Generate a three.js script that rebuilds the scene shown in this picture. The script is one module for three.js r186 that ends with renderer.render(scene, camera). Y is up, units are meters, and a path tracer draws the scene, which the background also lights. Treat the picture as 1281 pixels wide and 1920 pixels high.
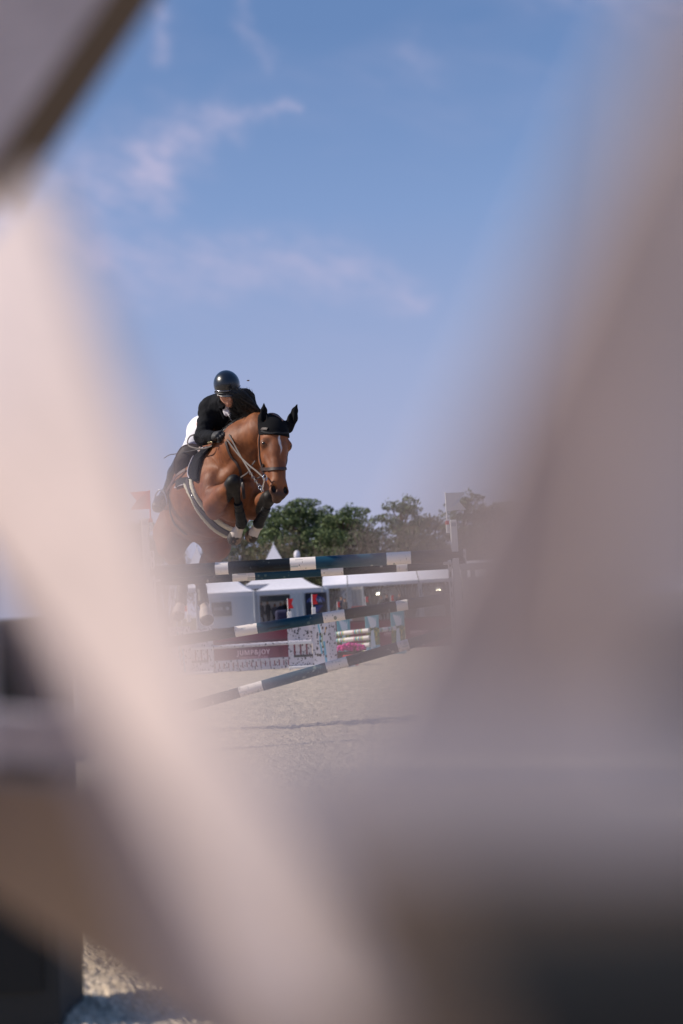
import * as THREE from 'three';
import { mergeGeometries } from 'three/addons/utils/BufferGeometryUtils.js';
import { RoundedBoxGeometry } from 'three/addons/geometries/RoundedBoxGeometry.js';
import { createNoise2D, createNoise3D } from 'simplex-noise';

// ---------- camera ----------
const scene = new THREE.Scene();
const FOCAL = 2667, EYE = 1.0;                                   // focal length for a frame 1281 x 1920
const camera = new THREE.PerspectiveCamera(2 * Math.atan(960 / FOCAL) * 180 / Math.PI, 683 / 1024, 0.01, 3000);
camera.position.set(0, EYE, 0);
camera.rotation.order = 'YXZ';
camera.rotation.set(3.88 * Math.PI / 180, 0, -3.2 * Math.PI / 180);
camera.updateMatrixWorld(true);
camera.focus = 11.4;
camera.userData.fStop = 2.3;

// ---------- seeded random and noise ----------
let seedState = 7;
const rnd = () => { seedState = (seedState * 1664525 + 1013904223) >>> 0; return seedState / 4294967296; };
const rr = (a, b) => a + (b - a) * rnd();
const noise2 = createNoise2D(rnd), noise3 = createNoise3D(rnd);
const fbm2 = (x, y, o = 4) => { let s = 0, a = 0.5, f = 1; for (let i = 0; i < o; i++) { s += a * noise2(x * f, y * f); a *= 0.5; f *= 2.03; } return s; };
const clamp = (x, a = 0, b = 1) => Math.min(b, Math.max(a, x));
const smooth = (a, b, x) => { const t = clamp((x - a) / (b - a)); return t * t * (3 - 2 * t); };
const V = (x, y, z) => new THREE.Vector3(x, y, z);
const lin = (r, g, b) => new THREE.Color().setRGB(r, g, b);
const srgb = (r, g, b) => new THREE.Color().setRGB(r / 255, g / 255, b / 255, THREE.SRGBColorSpace);

// ---------- sky: gradient of air with thin cirrus ----------
const SUN_AZ = 1, SUN_EL = 37;                                   // degrees: square from the left
const sunDir = V(-Math.cos(SUN_EL * Math.PI / 180) * Math.cos(SUN_AZ * Math.PI / 180), Math.sin(SUN_EL * Math.PI / 180), Math.cos(SUN_EL * Math.PI / 180) * Math.sin(SUN_AZ * Math.PI / 180));
{
  const W = 2048, H = 1024, data = new Float32Array(W * H * 4);
  const stops = [[-90, .30, .27, .24], [-3, .36, .34, .36], [0, .415, .43, .60], [4.7, .395, .428, .615], [9.4, .325, .395, .615], [15.7, .215, .325, .575], [22.7, .134, .236, .465], [45, .085, .178, .40], [90, .062, .135, .335]];
  const strokes = [   // cirrus wisps: azimuth and elevation in degrees, half width, strength
    [[[-1.0, 19.9, .12], [-2.6, 19.6, .25], [-4.5, 19.3, .5], [-6.2, 18.6, .8], [-7.6, 17.6, 1.0], [-9.5, 17.0, 1.1], [-12.5, 15.5, 1.3]], .72],
    [[[-6.4, 18.6, .3], [-7.0, 17.4, .5], [-6.6, 16.3, .35]], .55],
    [[[-9.2, 14.2, .5], [-6.5, 14.3, .6], [-4.0, 14.2, .6], [-1.2, 14.1, .55], [.6, 13.7, .6], [2.0, 12.9, .5], [3.8, 12.0, .28]], .58],
    [[[-12.2, 15.3, .6], [-10.2, 15.0, .5], [-9.0, 14.6, .4]], .5],
    [[[-6.4, 23.4, .28], [-6.3, 22.4, .32], [-6.6, 21.8, .2]], .45],
    [[[-2.8, 24.2, .25], [-3.0, 23.0, .2], [-2.0, 21.8, .25]], .3],
    [[[-12, 12.2, .6], [-7, 13.1, .5], [-3, 13.3, .5], [0, 13.0, .5]], .3],
    [[[3.8, 21.8, .3], [4.6, 21.0, .3]], .22],
    [[[9, 24.5, .8], [12, 23.4, .9], [15, 22, 1]], .4],
  ];
  const segd = (x, y, a, b) => { const dx = b[0] - a[0], dy = b[1] - a[1], t = clamp(((x - a[0]) * dx + (y - a[1]) * dy) / (dx * dx + dy * dy)); return [Math.hypot(x - a[0] - dx * t, y - a[1] - dy * t), a[2] + (b[2] - a[2]) * t]; };
  for (let j = 0; j < H; j++) {
    const el = ((j + .5) / H - .5) * 180;
    let s = 0; while (s < stops.length - 2 && el > stops[s + 1][0]) s++;
    const A = stops[s], B = stops[s + 1], t = clamp((el - A[0]) / (B[0] - A[0]));
    for (let i = 0; i < W; i++) {
      const az = ((i + .5) / W * 360 - 180) + 90, k = (j * W + i) * 4;        // degrees right of straight ahead
      let c = 0;
      if (el > 0) {
        const d = az * .34 + el * .94, e = az * .94 - el * .34;               // streaks run with the wind
        c = .22 * clamp(fbm2(az * .035 + 9, el * .11, 4) * 1.3 - .12) * smooth(2, 14, el) * (.6 + .6 * fbm2(e * .25, d * .9, 4));
        const wx = .5 * fbm2(az * .5, el * .5, 3), wy = .45 * fbm2(az * .5 + 40, el * .5, 3);
        if (az > -20 && az < 22 && el < 30) for (const [pts, str] of strokes) {
          let best = 0;
          for (let q = 0; q + 1 < pts.length; q++) { const [dd, w] = segd(az + wx, el + wy, pts[q], pts[q + 1]); best = Math.max(best, Math.exp(-dd * dd / (w * w * 2.6))); }
          if (best > .01) c += best * str * .82 * clamp(.6 + .55 * fbm2(e * .4, d * 1.15 + str * 31, 5), .05, 1.1);
        }
      }
      c = clamp(c, 0, .85);
      const cl = [.50, .475, .66];
      for (let q = 0; q < 3; q++) { const b = A[q + 1] + (B[q + 1] - A[q + 1]) * t; data[k + q] = b + (cl[q] * Math.max(1, b / cl[q]) - b) * c; }
      data[k + 3] = 1;
    }
  }
  const sky = new THREE.DataTexture(data, W, H, THREE.RGBAFormat, THREE.FloatType);
  sky.mapping = THREE.EquirectangularReflectionMapping; sky.magFilter = sky.minFilter = THREE.LinearFilter; sky.needsUpdate = true;
  scene.background = sky; scene.environment = sky;
}
const sun = new THREE.DirectionalLight(lin(1, .90, .79), 4.8);
sun.position.copy(sunDir).multiplyScalar(150); sun.target.position.set(0, 0, -20); sun.position.add(sun.target.position);
sun.castShadow = true; sun.shadow.mapSize.set(4096, 4096);
Object.assign(sun.shadow.camera, { left: -90, right: 90, top: 60, bottom: -60, near: 1, far: 400 });
scene.add(sun, sun.target);
const renderer = new THREE.WebGLRenderer({ antialias: true });
renderer.toneMapping = THREE.LinearToneMapping; renderer.toneMappingExposure = 1.05;
renderer.shadowMap.enabled = true;

// ---------- placing: a place in the frame (1281 x 1920) at a depth in metres -> a world point ----------
const at = (px, py, depth) => V((px - 640.5) / FOCAL * depth, (960 - py) / FOCAL * depth, -depth).applyMatrix4(camera.matrixWorld);
const rayDir = (px, py) => at(px, py, 1).sub(camera.position).normalize();
const onGround = (px, py, y = 0) => { const d = rayDir(px, py); return camera.position.clone().addScaledVector(d, (y - EYE) / d.y); };

// ---------- object helpers ----------
const taken = new Map();
const numbered = (n) => { const k = taken.get(n) ?? 0; taken.set(n, k + 1); return k ? n + '_' + String(k).padStart(3, '0') : n; };
function tag(o, label, category, group, kind) {
  if (label) o.userData.label = label; if (category) o.userData.category = category;
  if (group) o.userData.group = group; if (kind) o.userData.kind = kind; return o;
}
function thing(name, label, category, group) { const o = new THREE.Group(); o.name = numbered(name); scene.add(o); return tag(o, label, category, group); }
function mesh(name, geometry, material, parent) {
  const m = new THREE.Mesh(Array.isArray(geometry) ? merge(geometry) : geometry, material);
  m.castShadow = m.receiveShadow = true; m.name = parent ? name : numbered(name); (parent ?? scene).add(m); return m;
}
function structure(name, geometry, material) { const m = mesh(name, geometry, material); m.userData.kind = 'structure'; return m; }
function merge(list) {
  const flat = list.map((g) => { const q = g.index ? g.toNonIndexed() : g; for (const k of Object.keys(q.attributes)) if (!['position', 'normal', 'uv', 'color'].includes(k)) q.deleteAttribute(k); return q; });
  const anyUv = flat.every((g) => g.attributes.uv); if (!anyUv) flat.forEach((g) => g.deleteAttribute('uv'));
  return flat.length === 1 ? flat[0] : mergeGeometries(flat);
}
const matte = (color, roughness = .9) => new THREE.MeshPhysicalMaterial({ color, roughness, specularIntensity: .3 });
const std = (color, roughness = .8, extra = {}) => new THREE.MeshStandardMaterial({ color, roughness, ...extra });
const box = (w, h, d, x = 0, y = 0, z = 0, r = 0) => (r ? new RoundedBoxGeometry(w, h, d, 2, r) : new THREE.BoxGeometry(w, h, d)).translate(x, y, z);
// a bar with rectangular section between two points; up gives the direction of its height
function bar(a, b, w, h, up = V(0, 1, 0), r = 0) {
  const z = b.clone().sub(a), L = z.length(); z.normalize();
  const x = up.clone().cross(z).normalize(), y = z.clone().cross(x);
  const g = r ? new RoundedBoxGeometry(w, h, L, 2, r) : new THREE.BoxGeometry(w, h, L);
  return g.applyMatrix4(new THREE.Matrix4().makeBasis(x, y, z).setPosition(a.clone().add(b).multiplyScalar(.5)));
}
function rod(a, b, r, n = 8, r2 = r) {
  const z = b.clone().sub(a), L = z.length(), g = new THREE.CylinderGeometry(r2, r, L, n);
  return g.applyQuaternion(new THREE.Quaternion().setFromUnitVectors(V(0, 1, 0), z.normalize())).translate((a.x + b.x) / 2, (a.y + b.y) / 2, (a.z + b.z) / 2);
}
const tube = (pts, r, seg = 24, n = 6, closed = false) => new THREE.TubeGeometry(new THREE.CatmullRomCurve3(pts, closed), seg, r, n, closed);
// a strap of width w and thickness t along points, lying on the given normals
function strap(pts, normals, w, t) {
  const pos = [], idx = [], n = pts.length;
  for (let i = 0; i < n; i++) {
    const T = pts[Math.min(n - 1, i + 1)].clone().sub(pts[Math.max(0, i - 1)]).normalize(), N = normals[i].clone().addScaledVector(T, -normals[i].dot(T)).normalize(), B = T.clone().cross(N);
    for (const [a, b] of [[-.5, 0], [-.42, 1], [.42, 1], [.5, 0], [.42, -.3], [-.42, -.3]]) { const p = pts[i].clone().addScaledVector(B, a * w).addScaledVector(N, b * t); pos.push(p.x, p.y, p.z); }
    if (i) for (let k = 0; k < 6; k++) { const a = (i - 1) * 6 + k, b = (i - 1) * 6 + (k + 1) % 6; idx.push(a, b, a + 6, b, b + 6, a + 6); }
  }
  const g = new THREE.BufferGeometry(); g.setAttribute('position', new THREE.Float32BufferAttribute(pos, 3)); g.setIndex(idx);
  const q = g.toNonIndexed(); q.computeVertexNormals(); return q;
}
// a sheet with real thickness: an outline of world points, its middle, and a direction to thicken along
function sheet(outline, dir, thick, bulge = 0) {
  const c = outline.reduce((s, p) => s.add(p), V(0, 0, 0)).divideScalar(outline.length), rings = [0, .35, .65, .86, 1], pos = [], idx = [], n = outline.length;
  for (const side of [0, 1]) for (const r of rings) for (const p of outline) {
    const q = c.clone().lerp(p, r).addScaledVector(dir, bulge * (1 - r * r) + (side ? -thick : 0)); pos.push(q.x, q.y, q.z);
  }
  const R = rings.length;
  for (const side of [0, 1]) for (let r = 0; r + 1 < R; r++) for (let i = 0; i < n; i++) {
    const o = side * R * n + r * n, a = o + i, b = o + (i + 1) % n, c2 = a + n, d = b + n;
    if (side) idx.push(a, c2, b, b, c2, d); else idx.push(a, b, c2, b, d, c2);
  }
  for (let i = 0; i < n; i++) { const a = (R - 1) * n + i, b = (R - 1) * n + (i + 1) % n, c2 = a + R * n, d = b + R * n; idx.push(a, b, c2, b, d, c2); }
  const g = new THREE.BufferGeometry(); g.setAttribute('position', new THREE.Float32BufferAttribute(pos, 3)); g.setIndex(idx);
  g.computeVertexNormals(); return g;
}
// textures
function canvasTex(w, h, draw, repeat) {
  const c = document.createElement('canvas'); c.width = w; c.height = h; draw(c.getContext('2d'), w, h);
  const t = new THREE.CanvasTexture(c); t.colorSpace = THREE.SRGBColorSpace; t.magFilter = THREE.LinearFilter; t.wrapS = t.wrapT = THREE.RepeatWrapping; if (repeat) t.repeat.set(...repeat); return t;
}
function dataTex(n, f, color = true) {
  const d = new Uint8Array(n * n * 4);
  for (let j = 0; j < n; j++) for (let i = 0; i < n; i++) { const c = f(i / n, j / n); for (let q = 0; q < 3; q++) d[(j * n + i) * 4 + q] = clamp(Array.isArray(c) ? c[q] : c) * 255; d[(j * n + i) * 4 + 3] = 255; }
  const t = new THREE.DataTexture(d, n, n); t.wrapS = t.wrapT = THREE.RepeatWrapping; t.magFilter = THREE.LinearFilter; t.minFilter = THREE.LinearMipmapLinearFilter; t.generateMipmaps = true;
  if (color) t.colorSpace = THREE.SRGBColorSpace; t.needsUpdate = true; return t;
}
const tileNoise = (u, v, f, o = 4, s = 0) => { let a = .5, r = 0; for (let i = 0; i < o; i++) { const R = f / 6.2832; r += a * noise3(Math.cos(u * 6.2832) * R + s, Math.sin(u * 6.2832) * R + Math.cos(v * 6.2832) * R, Math.sin(v * 6.2832) * R - s); a *= .5; f *= 2; } return r; };

// ---------- bodies: distance fields of tapered bones, joined smoothly and meshed ----------
const cone = (a, b, ra, rb, k = .04) => ({ a, b, ba: b.clone().sub(a), l2: a.distanceToSquared(b) || 1e-9, ra, rb, k, c: a.clone().add(b).multiplyScalar(.5), R: a.distanceTo(b) / 2 + Math.max(ra, rb) });
const ball = (c, r, k = .04) => cone(c, c.clone().add(V(0, 1e-4, 0)), r, r, k);
const ell = (c, r, basis, k = .04, sub = false) => ({ ell: true, c, r, inv: (basis ?? new THREE.Matrix4()).clone().setPosition(0, 0, 0).transpose(), k, sub, R: Math.max(...r) });
const tmp = V(0, 0, 0);
function field(prims, cuts = []) {
  const list = prims.flat(3);
  const f = (x, y, z) => {
    let d = 1e3;
    for (const q of list) {
      const ox = x - q.c.x, oy = y - q.c.y, oz = z - q.c.z, far = Math.sqrt(ox * ox + oy * oy + oz * oz) - q.R;
      if (!q.sub && far > d + q.k) continue;
      let e;
      if (q.ell) {
        tmp.set(ox, oy, oz).applyMatrix4(q.inv);
        const ax = tmp.x / q.r[0], ay = tmp.y / q.r[1], az = tmp.z / q.r[2], k0 = Math.sqrt(ax * ax + ay * ay + az * az), bx = ax / q.r[0], by = ay / q.r[1], bz = az / q.r[2], k1 = Math.sqrt(bx * bx + by * by + bz * bz);
        e = k1 > 1e-6 ? k0 * (k0 - 1) / k1 : -Math.min(...q.r);
      } else {
        const px = x - q.a.x, py = y - q.a.y, pz = z - q.a.z, t = Math.min(1, Math.max(0, (px * q.ba.x + py * q.ba.y + pz * q.ba.z) / q.l2)), qx = px - q.ba.x * t, qy = py - q.ba.y * t, qz = pz - q.ba.z * t;
        e = Math.sqrt(qx * qx + qy * qy + qz * qz) - (q.ra + (q.rb - q.ra) * t);
      }
      if (q.sub) { e = -e; const h = Math.max(q.k - Math.abs(d - e), 0) / q.k; d = Math.max(d, e) + h * h * q.k * .25; }
      else { const h = Math.max(q.k - Math.abs(d - e), 0) / q.k; d = Math.min(d, e) - h * h * q.k * .25; }
    }
    for (const c of cuts) d = Math.max(d, (x - c.p.x) * c.n.x + (y - c.p.y) * c.n.y + (z - c.p.z) * c.n.z);
    return d;
  };
  f.list = list; return f;
}
const grad = (f, p, e = .003) => V(f(p.x + e, p.y, p.z) - f(p.x - e, p.y, p.z), f(p.x, p.y + e, p.z) - f(p.x, p.y - e, p.z), f(p.x, p.y, p.z + e) - f(p.x, p.y, p.z - e)).normalize();
function skin(f, cell, color, pad = .03, detail) {           // surface nets
  const bb = new THREE.Box3();
  for (const q of f.list) if (!q.sub) { if (q.ell) bb.expandByPoint(q.c.clone().addScalar(q.R)).expandByPoint(q.c.clone().addScalar(-q.R)); else for (const [p, r] of [[q.a, q.ra], [q.b, q.rb]]) bb.expandByPoint(p.clone().addScalar(r)).expandByPoint(p.clone().addScalar(-r)); }
  bb.expandByScalar(pad);
  const B = 4, n = ['x', 'y', 'z'].map((k) => Math.ceil((bb.max[k] - bb.min[k]) / cell / B) * B + 1), [nx, ny, nz] = n, o = bb.min;
  const val = new Float32Array(nx * ny * nz).fill(9), I = (i, j, k) => (k * ny + j) * nx + i;
  const near = cell * B * .87 + cell;
  for (let k = 0; k < nz - 1; k += B) for (let j = 0; j < ny - 1; j += B) for (let i = 0; i < nx - 1; i += B) {
    const d = f(o.x + (i + B / 2) * cell, o.y + (j + B / 2) * cell, o.z + (k + B / 2) * cell), all = Math.abs(d) < near * 1.5;
    for (let c = 0; c <= B; c++) for (let b = 0; b <= B; b++) for (let a = 0; a <= B; a++) {
      const q = I(i + a, j + b, k + c);
      if (all) val[q] = f(o.x + (i + a) * cell, o.y + (j + b) * cell, o.z + (k + c) * cell); else if (val[q] === 9) val[q] = d;
    }
  }
  const pos = [], vid = new Int32Array(nx * ny * nz).fill(-1), idx = [];
  const E = [[0, 1], [2, 3], [4, 5], [6, 7], [0, 2], [1, 3], [4, 6], [5, 7], [0, 4], [1, 5], [2, 6], [3, 7]];
  const w = new Float32Array(8);
  for (let k = 0; k < nz - 1; k++) for (let j = 0; j < ny - 1; j++) for (let i = 0; i < nx - 1; i++) {
    let m = 0; for (let c = 0; c < 8; c++) { w[c] = val[I(i + (c & 1), j + (c >> 1 & 1), k + (c >> 2))]; if (w[c] < 0) m |= 1 << c; }
    if (m === 0 || m === 255) continue;
    let x = 0, y = 0, z = 0, s = 0;
    for (const [a, b] of E) if ((w[a] < 0) !== (w[b] < 0)) { const t = w[a] / (w[a] - w[b]); x += (a & 1) + ((b & 1) - (a & 1)) * t; y += (a >> 1 & 1) + ((b >> 1 & 1) - (a >> 1 & 1)) * t; z += (a >> 2) + ((b >> 2) - (a >> 2)) * t; s++; }
    vid[I(i, j, k)] = pos.length / 3; pos.push(o.x + (i + x / s) * cell, o.y + (j + y / s) * cell, o.z + (k + z / s) * cell);
  }
  const quad = (a, b, c, d, flip) => { if (a < 0 || b < 0 || c < 0 || d < 0) return; if (flip) idx.push(a, c, b, b, c, d); else idx.push(a, b, c, b, d, c); };
  for (let k = 1; k < nz - 1; k++) for (let j = 1; j < ny - 1; j++) for (let i = 1; i < nx - 1; i++) {
    const s = val[I(i, j, k)] < 0;
    if (s !== val[I(i + 1, j, k)] < 0) quad(vid[I(i, j - 1, k - 1)], vid[I(i, j, k - 1)], vid[I(i, j - 1, k)], vid[I(i, j, k)], !s);
    if (s !== val[I(i, j + 1, k)] < 0) quad(vid[I(i - 1, j, k - 1)], vid[I(i - 1, j, k)], vid[I(i, j, k - 1)], vid[I(i, j, k)], !s);
    if (s !== val[I(i, j, k + 1)] < 0) quad(vid[I(i - 1, j - 1, k)], vid[I(i, j - 1, k)], vid[I(i - 1, j, k)], vid[I(i, j, k)], !s);
  }
  const nor = [], col = [], N = pos.length / 3, p = V(0, 0, 0);
  for (let i = 0; i < N; i++) {
    p.fromArray(pos, i * 3); const g = grad(f, p, cell * .6);
    if (detail) { const dd = detail(p, g); p.addScaledVector(g, dd); pos[i * 3] = p.x; pos[i * 3 + 1] = p.y; pos[i * 3 + 2] = p.z; }
    nor.push(g.x, g.y, g.z); if (color) col.push(...color(p, g));
  }
  const g = new THREE.BufferGeometry(); g.setAttribute('position', new THREE.Float32BufferAttribute(pos, 3)); g.setAttribute('normal', new THREE.Float32BufferAttribute(nor, 3));
  if (color) g.setAttribute('color', new THREE.Float32BufferAttribute(col, 3)); g.setIndex(idx);
  if (detail) g.computeVertexNormals();
  return g;
}
function trace(f, px, py, from = 9.5, to = 14) {                 // first point of a body on the line of sight
  const d = rayDir(px, py), c = camera.position; let t = from, best = 1e9, bt = from;
  for (let i = 0; i < 260 && t < to; i++) { const e = f(c.x + d.x * t, c.y + d.y * t, c.z + d.z * t); if (e < best) { best = e; bt = t; } if (e < .001) break; t += Math.max(e * .7, .001); }
  return c.clone().addScaledVector(d, bt);
}
function worn(f, places, w, t, off = .004, steps = 8) {          // a strap lying on a body
  const raw = places.map((q) => q.isVector3 ? q : trace(f, q[0], q[1])), curve = new THREE.CatmullRomCurve3(raw), pts = curve.getPoints(raw.length * steps), ns = [];
  for (const p of pts) { for (let i = 0; i < 5; i++) p.addScaledVector(grad(f, p), -(f(p.x, p.y, p.z) - off) * .8); ns.push(grad(f, p)); }
  return strap(pts, ns, w, t);
}

// ================= THE GROUND =================
const uvXZ = (g, s = 1) => { const p = g.attributes.position, uv = new Float32Array(p.count * 2); for (let i = 0; i < p.count; i++) { uv[i * 2] = p.getX(i) * s; uv[i * 2 + 1] = p.getZ(i) * s; } g.setAttribute('uv', new THREE.BufferAttribute(uv, 2)); return g; };
const sandTex = dataTex(1024, (u, v) => { const a = tileNoise(u, v, 90, 3), b = tileNoise(u, v, 6, 3, 5), k = .94 + .30 * a + .10 * b; return [.835 * k, .77 * k, .69 * k]; });
const sandBump = dataTex(512, (u, v) => .5 + .6 * tileNoise(u, v, 60, 4, 3), false);
sandTex.repeat.set(.55, .55); sandBump.repeat.set(.9, .9);
const sandMat = std(lin(1.0, .985, .95), .97, { map: sandTex, bumpMap: sandBump, bumpScale: .02 });
const grassTex = dataTex(512, (u, v) => { const a = tileNoise(u, v, 70, 3, 8), b = tileNoise(u, v, 7, 3, 2); return [.40 + .10 * b + .16 * a, .38 + .05 * b + .14 * a, .25 + .08 * a]; });
grassTex.repeat.set(.2, .2);
{
  const g = new THREE.PlaneGeometry(1600, 1600, 1, 1).rotateX(-Math.PI / 2).translate(0, -.012, 0);
  structure('ground', uvXZ(g), std(lin(.85, .85, .8), 1, { map: grassTex }));
  const s = new THREE.PlaneGeometry(120, 60, 1, 1).rotateX(-Math.PI / 2).translate(0, -.006, -18);
  structure('sand_arena', uvXZ(s), sandMat);
  // the raked sand in front of the camera, with its clumps and hoof marks
  const NU = 460, ND = 640, pos = [], idx = [], d0 = 1.3, d1 = 34;
  const clump = (x, z) => { const f = noise2(x * 17, z * 17), g = noise2(x * 30 + 9, z * 30), e = noise2(x * 58, z * 58 + 5); return .005 * f + .0075 * g + .005 * e + .014 * fbm2(x * 1.3, z * 1.3, 3) + .010 * clamp(noise2(x * 6, z * 6 + 3) * 2 - .9); };
  for (let j = 0; j <= ND; j++) {
    const d = d0 * Math.pow(d1 / d0, j / ND);
    for (let i = 0; i <= NU; i++) {
      const x = (i / NU * 2 - 1) * (.34 * d + .8), z = -d, edge = Math.min(1, j / 12, (ND - j) / 40, i / 12, (NU - i) / 12);
      pos.push(x, (.012 + clump(x, z) + .02 * clamp(fbm2(x * 3 + 7, z * 3, 2) - .35)) * edge - .006 * (1 - edge), z);
    }
  }
  for (let j = 0; j < ND; j++) for (let i = 0; i < NU; i++) { const a = j * (NU + 1) + i, b = a + 1, c = a + NU + 1, e = c + 1; idx.push(a, b, c, b, e, c); }
  const q = new THREE.BufferGeometry(); q.setAttribute('position', new THREE.Float32BufferAttribute(pos, 3)); q.setIndex(idx); q.computeVertexNormals();
  structure('raked_sand', uvXZ(q), sandMat);
}

// ================= TREES =================
const leafMat = (c) => new THREE.MeshPhysicalMaterial({ color: lin(1, 1, 1), vertexColors: true, roughness: .9, side: THREE.DoubleSide });
const needleMat = leafMat(), barkMat = std(lin(.16, .105, .075), .95), twigMat = std(lin(.20, .155, .115), .95);
function foliage(blobs, density, size, colors, thin = .45) {
  const pos = [], col = [], nor = [], a = V(0, 0, 0), b = V(0, 0, 0), n = V(0, 0, 0);
  for (const [c, rx, ry] of blobs) {
    const count = Math.round(density * rx * rx * ry);
    for (let i = 0; i < count; i++) {
      let x, y, z; do { x = rr(-1, 1); y = rr(-1, 1); z = rr(-1, 1); } while (x * x + y * y + z * z > 1);
      const m = Math.pow(x * x + y * y + z * z, .5), push = Math.pow(m, -.35); x *= push; y *= push; z *= push;
      const p = V(c.x + x * rx, c.y + y * ry, c.z + z * rx);
      if (noise3(p.x * 1.1, p.y * 1.5, p.z * 1.1) < -thin) continue;
      const s = size * rr(.6, 1.5); a.set(rr(-1, 1), rr(-.5, .9), rr(-1, 1)).normalize(); b.set(rr(-1, 1), rr(-1, 1), rr(-1, 1)).cross(a).normalize(); n.crossVectors(a, b);
      const k = colors[Math.floor(rnd() * colors.length)], v = rr(.7, 1.25);
      const q = [p.clone().addScaledVector(a, s), p.clone().addScaledVector(a, -s * .5).addScaledVector(b, s * .55), p.clone().addScaledVector(a, -s * .5).addScaledVector(b, -s * .55)];
      for (const w of q) { pos.push(w.x, w.y, w.z); nor.push(n.x, n.y, n.z); col.push(k[0] * v, k[1] * v, k[2] * v); }
    }
  }
  const g = new THREE.BufferGeometry(); g.setAttribute('position', new THREE.Float32BufferAttribute(pos, 3)); g.setAttribute('normal', new THREE.Float32BufferAttribute(nor, 3)); g.setAttribute('color', new THREE.Float32BufferAttribute(col, 3)); return g;
}
const pineCols = [[.11, .155, .065], [.135, .18, .07], [.09, .13, .06], [.165, .195, .085]];
const scrubCols = [[.19, .155, .10], [.15, .145, .08], [.23, .18, .125], [.13, .135, .07]];
// a pine: the place of its crown in the frame, its distance, and clumps given as offsets in metres from the crown's top
function pine(px, py, depth, width, label, cols = pineCols, loose = .4) {
  const top = at(px, py, depth), base = V(top.x + rr(-.6, .6), -.05, top.z), h = top.y, t = thing('pine_tree', label, 'tree', 'pines behind the tents');
  const limbs = [], blobs = [], trunkTop = V(top.x, h * .93, top.z), bend = base.clone().lerp(trunkTop, .5).add(V(rr(-.3, .3), 0, 0));
  limbs.push(rod(base, bend, .26, 8, .2), rod(bend, trunkTop, .2, 8, .06));
  const N = 34;
  for (let i = 0; i < N; i++) {
    const f = i / (N - 1), y = h * (1 - .80 * f) - .25, wide = width * (.42 + .72 * Math.sin(Math.PI * clamp(.16 + f * .8))) * rr(.55, 1.05), ang = i * 2.4 + rr(-.4, .4);
    const c = V(top.x + Math.cos(ang) * wide * .62, y + rr(-.2, .3), top.z + Math.sin(ang) * wide * .62);
    limbs.push(rod(base.clone().lerp(trunkTop, clamp((y - .9) / h)), c, .07, 5, .025));
    blobs.push([c, rr(.8, 1.3) * width * .40, rr(.30, .50) * width * .2 + .16]);
    for (let q = 0; q < 2; q++) blobs.push([c.clone().add(V(rr(-1, 1) * width * .3, rr(-.25, .45), rr(-1, 1) * width * .3)), rr(.4, .75) * width * .24, rr(.3, .5)]);
  }
  blobs.push([V(top.x, h - .35, top.z), width * .28, .45]);
  mesh('trunk', limbs, barkMat, t); mesh('crown', foliage(blobs, 1000, .105, cols, loose + .08), needleMat, t); return t;
}
function scrub(px, py, depth, width, label, cols = scrubCols) {
  const top = at(px, py, depth), base = V(top.x, -.05, top.z), h = top.y, t = thing('bare_shrub', label, 'shrub', 'leafless scrub behind the tents'), limbs = [], blobs = [];
  for (let i = 0; i < 30; i++) {
    const ang = rnd() * 6.28, r = Math.sqrt(rnd()) * width, y = h * rr(.55, 1.0) * (1 - .25 * (r / width) ** 2), c = V(base.x + Math.cos(ang) * r, y, base.z + Math.sin(ang) * r * .8), mid = base.clone().lerp(c, .5).add(V(rr(-.4, .4), .3, rr(-.4, .4)));
    limbs.push(rod(base.clone().add(V(rr(-.3, .3), 0, rr(-.3, .3))), mid, .06, 5, .035), rod(mid, c, .035, 4, .012));
    for (let q = 0; q < 5; q++) limbs.push(rod(mid.clone().lerp(c, rr(.2, .9)), c.clone().add(V(rr(-.9, .9), rr(-.6, .5), rr(-.9, .9))), .018, 3, .007));
    blobs.push([V(c.x, c.y - h * .13, c.z), width * .28, h * .16]);
  }
  mesh('trunk', limbs, twigMat, t); mesh('crown', foliage(blobs, 420, .085, cols, .35), needleMat, t); return t;
}
pine(548, 944, 112, 2.7, 'tall dark pine with a broad ragged crown right of the horse hooves');
pine(515, 962, 116, 2.2, 'pine half hidden by the horse forelegs, left of the broad dark pine');
pine(590, 956, 114, 2.2, 'narrow pine between the broad dark pine and the round green pine');
pine(642, 962, 106, 2.6, 'round bushy green pine in the middle of the row');
pine(617, 968, 110, 2.1, 'pine filling the dip between the narrow pine and the round green pine');
pine(672, 976, 110, 2.0, 'smaller pine beside the gap of pale sky left of the lone high crown');
pine(750, 940, 108, 2.3, 'pine with a lone high open crown above the scrub', [[.11, .145, .07], [.09, .125, .06], [.14, .165, .08]], .3);
pine(795, 968, 112, 2.4, 'lower yellowish pine right of the lone high crown', [[.14, .15, .08], [.12, .13, .07], [.17, .16, .09]], .35);
pine(872, 934, 110, 2.2, 'pine behind the white flag of the right jump wing');
pine(930, 950, 112, 2.8, 'pine at the right end of the row, mostly behind the blurred fence board');
pine(1010, 955, 116, 3.0, 'rightmost pine of the row');
pine(455, 985, 118, 2.4, 'pine directly behind the horse chest');
pine(250, 985, 118, 2.8, 'pine behind the left jump wing');
scrub(470, 986, 104, 2.3, 'brown leafless shrub under the horse hooves');
scrub(530, 989, 103, 2.5, 'brown leafless shrub behind the white tent peak', scrubCols);
scrub(605, 986, 101, 2.3, 'olive shrub right of the white tent peak', [[.085, .10, .045], [.11, .105, .06]]);
scrub(690, 976, 102, 2.2, 'grey brown twiggy shrub in the gap between the pines', [[.17, .14, .115], [.13, .11, .085]]);
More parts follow.
